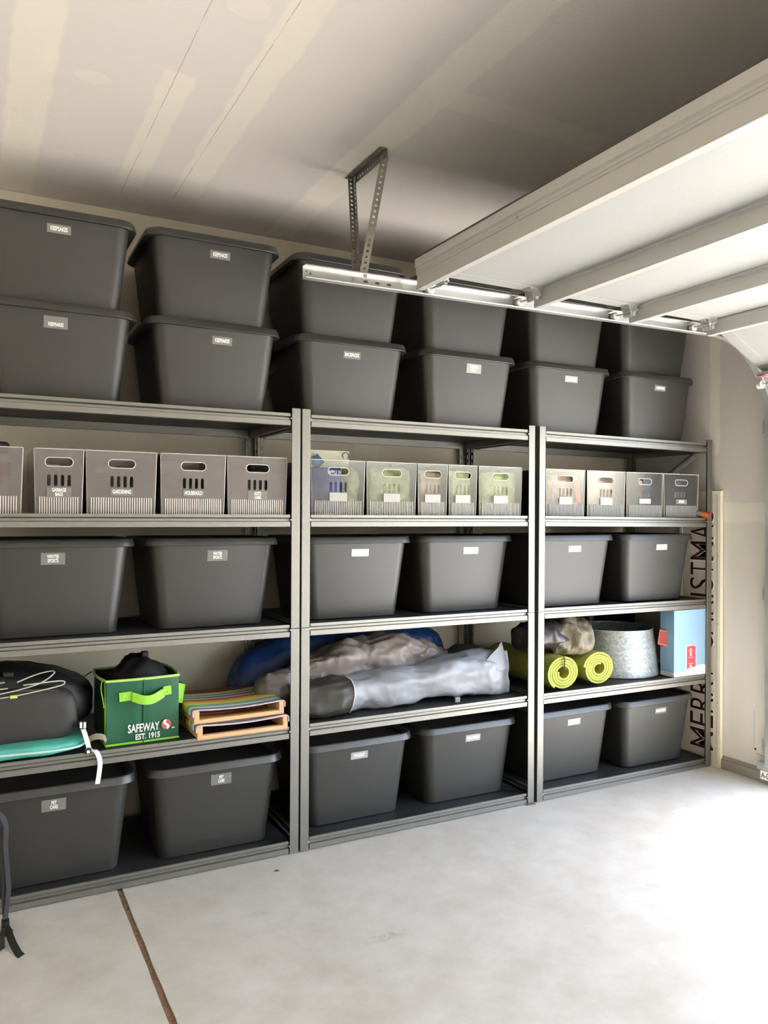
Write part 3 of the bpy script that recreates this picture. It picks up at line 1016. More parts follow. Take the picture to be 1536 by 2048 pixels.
def smooth_path(pts, k=6):
    P = [Vector(p) for p in pts]
    out = []
    for i in range(len(P) - 1):
        a, b, c, d = P[max(i - 1, 0)], P[i], P[i + 1], P[min(i + 2, len(P) - 1)]
        for j in range(k):
            t_ = j / k
            out.append(0.5 * ((2 * b) + (c - a) * t_ + (2 * a - 5 * b + 4 * c - d) * t_ * t_ + (3 * b - a - 3 * c + d) * t_ ** 3))
    out.append(P[-1])
    return out


for c in (c1, c2, c3):
    MB().tube(smooth_path(c), 0.0024, 6).build('bungee_cord', m_cord, bp_, smooth=True)
MB().box(-0.045, -0.02, y0_ - .034, y0_ - .022, zc + .046, zc + .058, .003).build('cord_lock', mat('lime_lock', srgb(206, 212, 120), 0.5), bp_)
MB().box(-0.065, -0.03, y0_ + .03, y0_ + .06, zc + .112, zc + .130, .004).build('grab_handle', m_bpk2, bp_)
MB().ribbon(smooth_path([(-0.22, -0.20, 0.11), (-0.16, -0.212, 0.066), (-0.10, -0.205, 0.030)]), (0, -0.6, 0.8), 0.03, 0.004).build('shoulder_strap', m_bpk, bp_)
MB().ribbon(smooth_path([(-0.23, -0.205, 0.085), (-0.17, -0.215, 0.045), (-0.12, -0.212, 0.024)]), (0, -0.5, 0.8), 0.018, 0.003).build('white_webbing', m_white, bp_)
# teal bag under it, with its own cream piping
tl = thing('teal_bag', 'flat teal fabric bag under the black backpack', 'bag', (-1.03, 0.2, Z4))


def tfn(p):
    return (p.x, p.y, p.z * (1 - 0.55 * max(0.0, p.x / 0.22) ** 2))


superell((0, -0.03, 0.030), (0.215, 0.165, 0.030), 3.2, 48, 14, 0.010, 9, 2.0, fn=tfn).build('bag_body', mat('teal_nylon', srgb(92, 188, 170), 0.5, var=0.22, vscale=14, bump=0.9, bscale=12), tl, smooth=True, angle=70)
MB().tube(smooth_path([(-0.22, -0.196, 0.036), (-0.06, -0.204, 0.034), (0.08, -0.202, 0.030), (0.17, -0.185, 0.030), (0.205, -0.13, 0.030)]), 0.0045, 7).build('piping', mat('pale_teal_piping', srgb(190, 226, 218), 0.5), tl, smooth=True)
# white strap with buckles hanging over the shelf edge
ws_ = thing('white_strap', 'white webbing strap with black buckles hanging over the shelf edge by the green bag', 'strap', (-0.82, 0.0, Z4))
MB().ribbon(smooth_path([(-0.025, 0.07, 0.098), (-0.015, 0.045, 0.07), (-0.006, 0.025, 0.035), (0.0, 0.012, 0.014), (0.02, -0.006, 0.008), (0.032, -0.014, -0.025), (0.030, -0.013, -0.065), (0.024, -0.012, -0.108)]), [(1, 0.3, 0.2)] * 5 + [(1, 0.2, 0)] * 60, 0.017, 0.0022).build('webbing', m_white, ws_)
MB().box(-0.036, -0.008, 0.045, 0.065, 0.082, 0.112, .004).box(-0.02, 0.004, -0.004, 0.012, 0.002, 0.022, .003).build('buckle', m_blk, ws_)
MB().box(-0.031, -0.023, 0.042, 0.046, 0.088, 0.110).box(-0.018, -0.010, 0.042, 0.046, 0.086, 0.108).box(-0.012, -0.002, -0.0065, -0.004, 0.006, 0.016).build('buckle_tab', m_white, ws_)
MB().ribbon(smooth_path([(-0.01, 0.06, 0.03), (0.02, 0.05, 0.048), (0.05, 0.045, 0.045), (0.062, 0.045, 0.028)]), (0.1, 0.8, 0.6), 0.026, 0.002).build('tan_loop', mat('tan_webbing', srgb(172, 160, 138), 0.7), ws_)

# green cooler bag
gb = thing('cooler_bag', 'green SAFEWAY shopping bag with lime trim and open black top', 'bag', (-0.757, 0.055, Z4), math.radians(1.5))
m_grn = mat('green_vinyl', srgb(32, 96, 68), 0.38, var=0.18, vscale=7, bump=0.12, bscale=9)
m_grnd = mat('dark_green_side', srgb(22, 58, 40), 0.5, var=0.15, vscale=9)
m_lime = mat('lime_trim', srgb(158, 226, 62), 0.45, var=0.06, vscale=20)
m_limep = mat('pale_lime_trim', srgb(196, 236, 120), 0.45)
GW, GH, GD = 0.272, 0.248, 0.27


def gp(u, v, side):
    """point on the bag, u along the side, v up; the mouth bulges a little"""
    k = v / GH
    b = 0.010 * k * math.sin(PI * u)
    if side == 'f':
        return (GW * u, -b + 0.004 * math.sin(PI * k) * (abs(u - 0.5) < 0.02), v)
    if side == 'r':
        return (GW + b, GD * u, v)
    if side == 'k':
        return (GW * (1 - u), GD + b, v)
    return (-b * 1.6, GD * (1 - u), v)


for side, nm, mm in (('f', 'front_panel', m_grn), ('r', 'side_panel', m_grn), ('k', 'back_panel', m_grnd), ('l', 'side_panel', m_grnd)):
    m = MB()
    nu_, nv_ = 16, 10
    vs, fs = [], []
    for i in range(nv_ + 1):
        for j in range(nu_ + 1):
            p = Vector(gp(j / nu_, GH * i / nv_, side))
            q = noise.noise(p * 11 + Vector((3, 1, 2))) * 0.004 * (1 if 0 < j < nu_ else 0)
            n_ = {'f': Vector((0, -1, 0)), 'r': Vector((1, 0, 0)), 'k': Vector((0, 1, 0)), 'l': Vector((-1, 0, 0))}[side]
            vs.append(p + n_ * q)
    vs += [v - n_ * 0.004 for v in vs]
    K = (nv_ + 1) * (nu_ + 1)
    for i in range(nv_):
        for j in range(nu_):
            a = i * (nu_ + 1) + j
            fs += [(a, a + 1, a + nu_ + 2, a + nu_ + 1), (a + K, a + nu_ + 1 + K, a + nu_ + 2 + K, a + 1 + K)]
    top = [nv_ * (nu_ + 1) + j for j in range(nu_ + 1)]
    for j in range(nu_):
        fs.append((top[j], top[j + 1], top[j + 1] + K, top[j] + K))
    m.add(vs, fs)
    m.build(nm, mm, gb, smooth=True, angle=60)
MB().box(0.004, GW - 0.004, 0.004, GD - 0.004, 0.002, 0.006).build('base_panel', m_blk, gb)
lin = MB()
lin.box(0.005, GW - 0.005, 0.0055, 0.0075, 0.006, GH - 0.004).box(0.005, GW - 0.005, GD - 0.0075, GD - 0.0055, 0.006, GH - 0.004).box(0.005, 0.007, 0.006, GD - 0.006, 0.006, GH - 0.004).box(GW - 0.007, GW - 0.005, 0.006, GD - 0.006, 0.006, GH - 0.004)
lin.build('lining', m_blk, gb)
rim = [gp(j / 10, GH, s) for s in 'frkl' for j in range(10)]
MB().tube(rim, 0.0052, 7, closed=True).build('rim_piping', m_limep, gb, smooth=True)
bot = [gp(j / 4, 0.006, s) for s in 'frkl' for j in range(4)]
MB().tube(bot, 0.0045, 7, closed=True).build('base_piping', m_lime, gb, smooth=True)
MB().tube([gp(0.02, GH * k / 8, 'l')[:1] + (0.012,) + (GH * k / 8,) for k in range(9)], 0.0035, 6).build('edge_piping', m_lime, gb, smooth=True)
MB().tube([(GW / 2, -0.0025 - 0.010 * k / 8, GH * k / 8) for k in range(9)], 0.0028, 6).build('centre_crease', m_grn, gb, smooth=True)
MB().ribbon(smooth_path([(0.045, -0.010, 0.186), (0.085, -0.0125, 0.188), (0.095, -0.022, 0.184), (0.130, -0.034, 0.172), (0.165, -0.033, 0.172), (0.205, -0.022, 0.188), (0.212, -0.0125, 0.193), (0.240, -0.0095, 0.196)]), (0, 0, 1), 0.034, 0.0022).build('handle', m_lime, gb)
MB().ribbon(smooth_path([(GW + 0.007, 0.06, 0.165), (GW + 0.010, 0.072, 0.165), (GW + 0.046, 0.10, 0.150), (GW + 0.046, 0.15, 0.150), (GW + 0.010, 0.19, 0.165), (GW + 0.007, 0.20, 0.165)]), (0.15, 0, 1), 0.075, 0.002).build('handle', m_lime, gb)
for hx in (0.062, 0.228):
    MB().tube([(hx, -0.0135, 0.190), (hx, -0.0165, 0.190)], 0.0042, 10).build('rivet', m_limep, gb)
# folded black flap and the dark things in the mouth
superell((0.142, 0.150, GH - 0.020), (0.122, 0.105, 0.072), 2.2, 44, 24, 0.026, 9, 3.3, fn=lambda p: (p.x, p.y, p.z * (1.0 + 0.35 * math.exp(-((p.x - 0.03) / 0.06) ** 2)) - 0.02 * abs(p.x) / 0.12)).build('folded_flap', mat('flap_black', srgb(14, 14, 15), 0.7), gb, smooth=True, angle=70)
MB().box(0.160, 0.186, 0.135, 0.165, GH + 0.056, GH + 0.078, .004).build('flap_buckle', m_blk, gb)
MB().tube(smooth_path([(-0.012, 0.25, GH - 0.004), (-0.04, 0.27, GH - 0.03), (-0.045, 0.26, GH - 0.07), (-0.02, 0.25, GH - 0.10)]), 0.0022, 5).build('drawcord', m_blk, gb)
MB().tube(smooth_path([(-0.010, 0.03, GH), (-0.016, 0.02, GH - 0.03), (-0.010, 0.012, GH - 0.07), (-0.006, 0.012, GH - 0.1)]), 0.002, 5).build('drawcord', m_limep, gb)
tx = text_mesh('SAFEWAY', 0.043, m_white, sx=0.62, bold=0.018, name='brand_lettering')
tx.parent = gb
tx.rotation_euler = (PI / 2, 0, 0)
tx.location = (0.136, -0.0085, 0.060)
tx2 = text_mesh('EST. 1915', 0.029, m_white, sx=0.80, bold=0.026, name='date_lettering')
tx2.parent = gb
tx2.rotation_euler = (PI / 2, 0, 0)
tx2.location = (0.152, -0.0080, 0.027)
lg = MB().tube([(0, 0.0005, 0), (0, -0.0008, 0)], 0.0190, 28).build('logo_disc', mat('logo_red', srgb(214, 96, 96), 0.5), gb)
lg.location = (0.222, -0.0090, 0.064)
sp_ = [(0.0080 * math.sin(a * 1.0), -0.0014, 0.0165 - 0.033 * k / 12) for k, a in [(k, -PI * 0.95 + 2 * PI * 0.95 * k / 12) for k in range(13)]]
MB().ribbon(sp_, (1, 0, -0.25), 0.0085, 0.0008).build('logo_swirl', m_white, lg)
MB().box(-0.0055, 0.0055, -0.0008, 0, -0.002, 0.002).build('logo_mark', m_white, gb, loc=(0.249, -0.0085, 0.048))

# folding stools with striped canvas
m_wood = mat('stool_wood', srgb(224, 178, 130), 0.55, var=0.18, vscale=6, stretch=(1, 1, 9))
m_woodd = mat('stool_wood_dark', srgb(122, 76, 48), 0.6, var=0.2, vscale=8)
SC_ = [srgb(*c) for c in ((250, 226, 230), (118, 124, 150), (246, 248, 244), (176, 214, 206), (150, 196, 130), (246, 240, 150), (252, 222, 96), (250, 206, 90), (238, 150, 80), (196, 84, 60), (250, 214, 206), (112, 116, 138), (206, 222, 228), (138, 182, 120), (240, 230, 176), (246, 226, 170))]
m_canvas = striped('striped_canvas', SC_, 'y', -0.006, 0.304)


def stool(x, y, z, rz, label):
    t = thing('folding_stool', label, 'stool', (x, y, z), rz, 'folded wooden stools')
    W, D, H = 0.375, 0.30, 0.056
    for sx in (0, 1):
        xa = 0.0 if sx == 0 else W - 0.022
        MB().box(xa, xa + 0.022, 0.0, D, 0.006, H - 0.004, .003).build('side_rail', m_wood, t)
    MB().box(0.0, W, 0.001, 0.024, 0.0, 0.017, .003).build('front_rail', m_wood, t)
    MB().box(0.0, W, D - 0.024, D, 0.0, 0.017, .003).build('rear_rail', m_wood, t)
    # canvas sags between the side rails and wraps over them
    prof = [(-0.004, 0.030), (-0.004, H - 0.006), (0.001, H), (0.022, H + 0.0006)]
    for k in range(1, 8):
        u = k / 8
        prof.append((0.022 + (W - 0.044) * u, H - 0.007 * math.sin(PI * u)))
    prof += [(W - 0.022, H + 0.0006), (W - 0.001, H), (W + 0.004, H - 0.006), (W + 0.004, 0.030)]
    secs = []
    for j in range(2):
        yy = (-0.004, D + 0.002)[j]
        top = [(px, yy, pz) for px, pz in prof]
        th = 0.0022
        inn = []
        for i, (px, pz) in enumerate(prof):
            if i < 2:
                inn.append((px + th, yy, pz))
            elif i >= len(prof) - 2:
                inn.append((px - th, yy, pz))
            else:
                inn.append((px, yy, pz - th))
        secs.append(top + inn[::-1])
    MB().loft(secs).build('canvas_seat', m_canvas, t, smooth=True, angle=50)
    return t


stool(-0.430, -0.012, Z4 + 0.001, math.radians(1.0), 'lower of the two folded wooden stools with striped canvas')
stool(-0.440, 0.002, Z4 + 0.0595, math.radians(1.5), 'upper of the two folded wooden stools with striped canvas')
t = thing('wooden_rail', 'brown wooden bar lying behind the striped stools', 'wooden bar', (-0.50, 0.40, Z4))
MB().box(0, 0.46, 0, 0.03, 0.0, 0.10, .004).build('bar', m_woodd, t)
MB().box(0.02, 0.44, -0.05, -0.02, 0.03, 0.05, .004).build('crossbar', m_woodd, t)

# blue tarp bundle behind the post
m_blue = mat('navy_tarp', srgb(22, 52, 104), 0.42, var=0.3, vscale=9, bump=0.3, bscale=14)


def skirt(p):
    k = max(0.0, (0.10 - p.z) / 0.26)
    e = max(0.0, -p.x / 0.56)
    return (p.x - 0.085 * k * e + 0.05 * (p.z / 0.16) * e, p.y - 0.05 * k * e, p.z)


o = superell((0.46, 0.50, Z4 + 0.163), (0.56, 0.095, 0.160), 3.0, 90, 34, 0.026, 7, 5.1, ridge=True, fn=skirt).build('blue_tarp', m_blue, smooth=True, angle=70)
tag(o, 'dark blue folded tarp bundle at the back behind the grey bags', 'tarp')


# ------------------------------------------------------------------ fabric bags on the middle rack
m_taupe = mat('taupe_nylon', srgb(140, 128, 121), 0.42, var=0.12, vscale=6, bump=0.9, bscale=11)
m_lgrey = mat('light_grey_nylon', srgb(152, 154, 159), 0.45, var=0.06, vscale=6, bump=0.7, bscale=9)
m_char = mat('charcoal_nylon', srgb(66, 63, 58), 0.5, var=0.12, vscale=8, bump=0.2, bscale=20)


def bag_tube(path, rads, amp, sc, seed, nseg=40, nu=36, flat=0.0, x_from=0.0, x_to=1.0, e=2.3):
    """soft bag: loft along PATH (centre points), RADS = (ry, rz) per point, folded by noise, resting on flat bottom"""
    P = smooth_path(path, 8)
    L = len(P) - 1
    secs = []
    for i in range(nseg + 1):
        k = x_from + (x_to - x_from) * i / nseg
        f = k * L
        a = min(int(f), L - 1)
        c = P[a].lerp(P[a + 1], f - a)
        fr = k * (len(rads) - 1)
        b = min(int(fr), len(rads) - 2)
        w = fr - b
        w = w * w * (3 - 2 * w)
        ry = rads[b][0] + (rads[b + 1][0] - rads[b][0]) * w
        rz = rads[b][1] + (rads[b + 1][1] - rads[b][1]) * w
        sec = []
        for j in range(nu):
            th = 2 * PI * j / nu
            q = 2.0 / e
            dy = math.copysign(abs(math.cos(th)) ** q, math.cos(th))
            dz = math.copysign(abs(math.sin(th)) ** q, math.sin(th))
            p = Vector((c.x, c.y + ry * dy, c.z + rz * dz))
            w3 = Vector((p.x * 0.55, p.y * 1.2, p.z * 1.2)) * sc + Vector((seed, seed * 2.1, -seed))
            d = (noise.ridged_multi_fractal(w3, 0.9, 2.0, 3, 1.0, 2.0) - 1.1) * amp + noise.noise(p * 5 + Vector((seed, 0, 0))) * amp * 1.2
            p += Vector((0, dy, dz)).normalized() * d
            p.x += noise.noise(p * 9 + Vector((0, seed, 0))) * amp * 0.7
            if flat and p.z < flat:
                p.z = flat + (noise.noise(p * 30) + 1) * 0.001
            sec.append(p)
        secs.append(sec)
    return MB().loft(secs)


FZ = Z4 + 0.001
# taupe bag at the back
p1 = [(-0.10, 0.22, FZ + .085), (0.05, 0.25, FZ + .110), (0.22, 0.29, FZ + .135), (0.45, 0.31, FZ + .158), (0.70, 0.31, FZ + .162), (0.90, 0.30, FZ + .145)]
r1 = [(0.03, 0.045), (0.085, 0.088), (0.105, 0.118), (0.105, 0.132), (0.10, 0.125), (0.085, 0.10), (0.06, 0.07)]
o = bag_tube(p1, r1, 0.034, 9, 3.0, 110, 72, FZ).build('fabric_bag', m_taupe, smooth=True, angle=80)
tag(o, 'taupe nylon bag slumped behind the light grey bag', 'bag', 'long fabric bags on the fourth shelf')
# grey roll peeking out at the right
p3 = [(1.00, 0.40, FZ + .10), (1.10, 0.37, FZ + .11), (1.20, 0.33, FZ + .10), (1.25, 0.28, FZ + .08)]
r3 = [(0.06, 0.07), (0.085, 0.10), (0.08, 0.095), (0.05, 0.05)]
o = bag_tube(p3, r3, 0.012, 9, 8.0, 30, 32, FZ).build('fabric_bag', m_char, smooth=True, angle=80)
tag(o, 'dark grey fabric roll behind the right end of the light grey bag', 'bag', 'long fabric bags on the fourth shelf')
o.location = (-0.06, 0, 0)
# light grey bag with charcoal end in front
lg_ = thing('fabric_bag', 'light grey nylon bag with a charcoal end and white seam', 'bag', (0.6, 0.14, FZ), 0, 'long fabric bags on the fourth shelf')
p2 = [(-0.60, 0.0, 0.075), (-0.42, 0.0, 0.082), (-0.25, 0.01, 0.088), (0.0, 0.02, 0.095), (0.25, 0.02, 0.108), (0.42, 0.01, 0.112), (0.555, 0.0, 0.100)]
r2 = [(0.055, 0.066), (0.092, 0.076), (0.092, 0.080), (0.095, 0.088), (0.10, 0.098), (0.095, 0.108), (0.022, 0.108)]
bag_tube(p2, r2, 0.018, 7, 12.0, 30, 60, 0.001, 0.0, 0.262).build('charcoal_end', m_char, lg_, smooth=True, angle=80)
bag_tube(p2, r2, 0.018, 7, 12.0, 110, 60, 0.001, 0.262, 1.0).build('grey_body', m_lgrey, lg_, smooth=True, angle=80)
sm = bag_tube(p2, r2, 0.018, 7, 12.0, 2, 60, 0.001, 0.262, 0.264)
MB().tube([Vector(p) + (Vector(p) - Vector((p[0], 0.0, 0.085))).normalized() * 0.002 for p in sm.v[:60]], 0.003, 5, closed=True).build('white_seam', m_white, lg_, smooth=True)
MB().box(0.205, 0.232, -0.080, -0.070, 0.0, 0.024, .002).build('care_tag', mat('care_tag_grey', srgb(150, 150, 144), 0.6), lg_)
# tall point of fabric at the right end
m = MB()
m.loft([[(0.36, -0.06, 0.15), (0.47, -0.085, 0.13), (0.545, -0.04, 0.13), (0.42, 0.02, 0.17)], [(0.43, -0.05, 0.205), (0.49, -0.06, 0.195), (0.528, -0.03, 0.195), (0.46, -0.01, 0.208)], [(0.475, -0.042, 0.232), (0.500, -0.046, 0.228), (0.515, -0.032, 0.229), (0.488, -0.024, 0.233)], [(0.497, -0.036, 0.258), (0.503, -0.038, 0.257), (0.503, -0.033, 0.258), (0.498, -0.032, 0.259)]])
m.build('gathered_corner', m_lgrey, lg_, smooth=True, angle=80)
# taupe bag end showing left of the post, with crumpled neck
o = bag_tube([(-0.125, 0.20, FZ + .115), (-0.06, 0.20, FZ + .125), (0.02, 0.21, FZ + .12), (0.08, 0.22, FZ + .11)], [(0.035, 0.04), (0.06, 0.07), (0.07, 0.085), (0.05, 0.07)], 0.016, 13, 21.0, 30, 34, FZ).build('fabric_bag', mat('dark_taupe_nylon', srgb(112, 103, 96), 0.42, var=0.18, vscale=12, bump=0.4, bscale=26), smooth=True, angle=80)
tag(o, 'crumpled dark taupe bag end beside the striped stools', 'bag', 'long fabric bags on the fourth shelf')

# ------------------------------------------------------------------ fourth shelf, right rack
m_mat = mat('lime_foam', srgb(166, 170, 76), 0.8, var=0.08, vscale=30, bump=0.3, bscale=160)


def rolled_mat(cx, cz, rx, rz, r_in, turns, a0, y0, y1, label, sq=1.0, tail=0.0):
    t = thing('rolled_mat', label, 'exercise mat', (cx, 0, cz), 0, 'rolled lime foam mats')
    n = int(turns * 40)
    th = (1 - r_in) / (turns + 0.84) * 0.84
    vs, secs = [], []
    for i in range(n + 1):
        k = i / n
        a = a0 + 2 * PI * turns * k
        ro = r_in + th + (1 - r_in - th) * k
        ri = ro - th
        wob = 1 + 0.02 * noise.noise((a * 0.9, ro * 3, cx))
        c, s = math.cos(a), math.sin(a)
        secs.append([(rx * ro * c * wob, y0, rz * ro * s * wob), (rx * ro * c * wob, y1, rz * ro * s * wob), (rx * ri * c * wob, y1, rz * ri * s * wob), (rx * ri * c * wob, y0, rz * ri * s * wob)])
    MB().loft(secs).build('foam_sheet', m_mat, t, smooth=True, angle=40)
    return t


t = rolled_mat(1.431, Z4 + 0.0895, 0.104, 0.0875, 0.26, 4.2, PI * 0.9, 0.03, 0.56, 'rolled lime green foam mat on the left, with a small clip hanging from it')
MB().tube(smooth_path([(-0.004, 0.024, 0.086), (0.0, 0.021, 0.07), (-0.003, 0.02, 0.05), (0.002, 0.021, 0.03), (0.004, 0.023, 0.018)]), 0.004, 6).build('clip_cord', mat('camo_cord', srgb(112, 96, 66), 0.7, var=0.4, vscale=120), t)
rolled_mat(1.680, Z4 + 0.0895, 0.106, 0.0875, 0.24, 4.3, PI * 0.35, 0.045, 0.57, 'rolled lime green foam mat on the right, next to the galvanised collar')
kb = thing('crumpled_bag', 'crumpled black and khaki bag lying on top of the two rolled mats', 'bag', (1.50, 0.185, Z4 + 0.175))
bag_tube([(-0.225, 0.0, 0.075), (-0.15, 0.0, 0.085), (-0.05, 0.0, 0.088), (0.03, 0.0, 0.085)], [(0.07, 0.05), (0.11, 0.08), (0.115, 0.085), (0.10, 0.07)], 0.014, 11, 31.0, 36, 40, 0.012).build('black_liner', mat('black_vinyl', srgb(58, 54, 56), 0.22, var=0.2, vscale=12, bump=0.3, bscale=20), kb, smooth=True, angle=80)
bag_tube([(-0.06, -0.01, 0.075), (0.03, -0.01, 0.08), (0.12, 0.0, 0.085), (0.19, 0.0, 0.07)], [(0.09, 0.06), (0.125, 0.098), (0.115, 0.095), (0.055, 0.05)], 0.032, 12, 44.0, 48, 46, -0.012).build('khaki_cover', mat('khaki_nylon', srgb(126, 116, 96), 0.5, var=0.25, vscale=12, bump=0.8, bscale=22), kb, smooth=True, angle=80)

m_gv = mat('spangled_zinc', srgb(200, 204, 202), 0.35, 0.75, var=0.0)
n = m_gv.node_tree
g = NG(n)
tc = n.nodes.new('ShaderNodeTexCoord')
vo = n.nodes.new('ShaderNodeTexVoronoi')
vo.inputs['Scale'].default_value = 150
n.links.new(tc.outputs['Object'], vo.inputs['Vector'])
sp = n.nodes.new('ShaderNodeSeparateColor')
n.links.new(vo.outputs['Color'], sp.inputs[0])
n.links.new(g.math('ADD', 0.38, g.math('MULTIPLY', sp.outputs[0], 0.3)), n.nodes['Principled BSDF'].inputs['Roughness'])
n.links.new(g.mix(sp.outputs[1], srgb(140, 148, 146), srgb(190, 194, 192)), n.nodes['Principled BSDF'].inputs['Base Color'])
tc_ = thing('tree_collar', 'galvanised metal collar, wider at its foot, beside the blue box', 'tree collar', (2.055, 0.325, Z4))
prof = []
for k in range(33):
    z = 0.25 * k / 32
    r = 0.248 - 0.034 * k / 32
    for zr in (0.075, 0.150, 0.178):
        r += 0.0022 * math.exp(-((z - zr) / 0.004) ** 2)
    prof.append((r, z))
prof += [(r - 0.0015, z) for r, z in prof[::-1][::8]]
MB().lathe(prof, 0, 0, 72).build('shell', m_gv, tc_, smooth=True)
for (r, z) in ((0.2135, 0.25), (0.247, 0.003)):
    MB().tube([(r * math.cos(a), r * math.sin(a), z) for a in [2 * PI * k / 72 for k in range(72)]], 0.003, 6, closed=True).build('rolled_edge', m_galv, tc_, smooth=True)

# black cases behind the collar
t = thing('black_case', 'black plastic case standing behind the galvanised collar', 'case', (1.80, 0.585, Z4))
o = None
m_case = mat('case_black', srgb(34, 38, 46), 0.45, var=0.15, vscale=10)
MB().box(-0.06, 0.0, -0.03, 0.0, 0.0, 0.345, .004).build('end_frame', m_case, t)
MB().box(0.0, 0.245, -0.022, 0.0, 0.0, 0.34, .004).build('panel', m_case, t)
MB().box(0.245, 0.285, -0.03, 0.0, 0.0, 0.345, .004).build('end_frame', m_case, t)
t = thing('gift_set', 'black boxed set with a coral tag between the collar and the blue box', 'box', (2.31, 0.40, Z4))
m = MB()
m.prism([(-0.13, 0.0), (0.14, 0.0), (0.14, 0.285), (0.10, 0.285), (0.10, 0.315), (0.05, 0.315), (0.05, 0.345), (-0.03, 0.345), (-0.03, 0.30), (-0.13, 0.30)], 'y', 0.165, 0.215)
m.build('carton', m_case, t)
t2 = thing('coral_tag', 'coral hang tag with lines of print leaning on the blue box', 'tag', (2.178, 0.064, Z4 + 0.165))
t2.rotation_euler = (0, math.radians(8), math.radians(-62))
MB().box(-0.034, 0.034, -0.001, 0.001, 0.0, 0.085, .0008).build('card', mat('coral_card', srgb(226, 128, 118), 0.6), t2)
m = MB()
for k in range(6):
    m.box(-0.026, 0.020 + 0.006 * (k % 2), -0.0016, -0.001, 0.014 + k * 0.011, 0.019 + k * 0.011)
m.build('printed_lines', mat('coral_print', srgb(176, 70, 66), 0.6), t2)
t2.location = (2.184, 0.078, Z4 + 0.165)

# pale blue gift box
bx = thing('gift_box', 'pale blue box with a red printed booth at the right end of the shelf', 'box', (2.192, 0.012, Z4), math.radians(-0.5))
mb_, nb_, bsb = base_mat('pale_blue_print')
g = NG(nb_)
tc = nb_.nodes.new('ShaderNodeTexCoord')
sp = nb_.nodes.new('ShaderNodeSeparateXYZ')
nb_.links.new(tc.outputs['Object'], sp.inputs[0])
hill = g.math('ADD', 0.040, g.math('MULTIPLY', g.math('SINE', g.math('MULTIPLY', g.math('ADD', sp.outputs[0], -0.12), 17.0)), 0.016))
snow = g.math('MULTIPLY', g.math('SUBTRACT', hill, sp.outputs[2]), 400.0, clamp=True)
vo = nb_.nodes.new('ShaderNodeTexVoronoi')
vo.inputs['Scale'].default_value = 15
nb_.links.new(tc.outputs['Object'], vo.inputs['Vector'])
fl_ = g.math('MULTIPLY', g.math('SUBTRACT', 0.16, vo.outputs['Distance']), 6.0, clamp=True)
blue = g.mix(g.math('MULTIPLY', fl_, 0.35), srgb(144, 180, 212), srgb(190, 214, 234))
nb_.links.new(g.mix(snow, blue, srgb(238, 240, 246)), bsb.inputs['Base Color'])
bsb.inputs['Roughness'].default_value = 0.4
MB().box(0.0, 0.252, 0.0, 0.098, 0.0, 0.362, .001).build('carton', mb_, bx)
MB().box(0.0005, 0.2515, 0.0005, 0.0975, 0.362, 0.3635).build('top_flap', mat('flap_white_blue', srgb(214, 230, 242), 0.5), bx)
pr = MB().prism(rrect(0.080, 0.142, 0.012, 4, 0.128, 0.098), 'y', -0.0012, 0.0).build('booth_outline', mat('booth_pink', srgb(240, 184, 190), 0.5), bx)
MB().prism(rrect(0.066, 0.126, 0.008, 4, 0.130, 0.100), 'y', -0.0020, -0.0012).build('red_booth_print', mat('booth_red', srgb(214, 74, 84), 0.5), bx)
m_bm = mat('booth_marks', srgb(250, 216, 210), 0.5)
for poly in ([(0.106, 0.136), (0.142, 0.136), (0.142, 0.139), (0.106, 0.139)], [(0.118, 0.144), (0.132, 0.144), (0.132, 0.149), (0.118, 0.149)], [(0.118, 0.110), (0.134, 0.110), (0.130, 0.132), (0.122, 0.132)],
             [(0.108, 0.100), (0.146, 0.100), (0.146, 0.1025), (0.108, 0.1025)], [(0.110, 0.066), (0.144, 0.066), (0.144, 0.069), (0.110, 0.069)], [(0.116, 0.060), (0.126, 0.044), (0.136, 0.060)]):
    MB().prism(poly, 'y', -0.0026, -0.002).build('printed_mark', m_bm, bx)
MB().prism(stadium(0.142, 0.036, 0.07, 0.022), 'y', -0.0028, -0.002).build('snow_mound_print', mat('mound_blue', srgb(196, 218, 240), 0.5), bx)

# ------------------------------------------------------------------ porch sign between the rack and the wall
pg = thing('porch_sign', 'tall cream wooden sign reading MERRY CHRISTMAS upward, between rack and door wall', 'sign', (2.481, -0.052, 0.0))
m_crm = mat('sign_cream', srgb(222, 214, 192), 0.6, var=0.06, vscale=10, stretch=(1, 1, 0.2))
m_crm2 = mat('sign_frame_cream', srgb(234, 228, 206), 0.5, var=0.05, vscale=10)
BL, BWD = 1.543, 0.285
MB().box(0.004, 0.012, 0.012, BWD - 0.012, 0.012, BL - 0.012).build('panel', m_crm, pg)
MB().box(0.0, 0.022, 0.0, 0.020, 0.0, BL, .0015).build('frame_stile', m_crm2, pg)
MB().box(0.0, 0.022, BWD - 0.020, BWD, 0.0, BL, .0015).build('frame_stile', m_crm2, pg)
MB().box(0.001, 0.021, 0.020, BWD - 0.020, 0.0, 0.018, .0015).build('frame_rail', m_crm2, pg)
MB().box(0.001, 0.021, 0.020, BWD - 0.020, BL - 0.018, BL, .0015).build('frame_rail', m_crm2, pg)
for zz in (0.03, 0.36, 0.80, 1.18, 1.50):
    MB().tube([(-0.0004, 0.017, zz), (0.002, 0.017, zz)], 0.0026, 7).build('nail', mat('nail_dark', srgb(70, 60, 50), 0.6), pg)
m_mar = mat('maroon_letter', srgb(74, 26, 30), 0.5)
zpos = 0.075
MER = {'M': 0.122, 'E': 0.088, 'R': 0.094, 'Y': 0.088, ' ': 0.075, 'C': 0.094, 'H': 0.105, 'I': 0.046, 'S': 0.084, 'T': 0.084, 'A': 0.094}
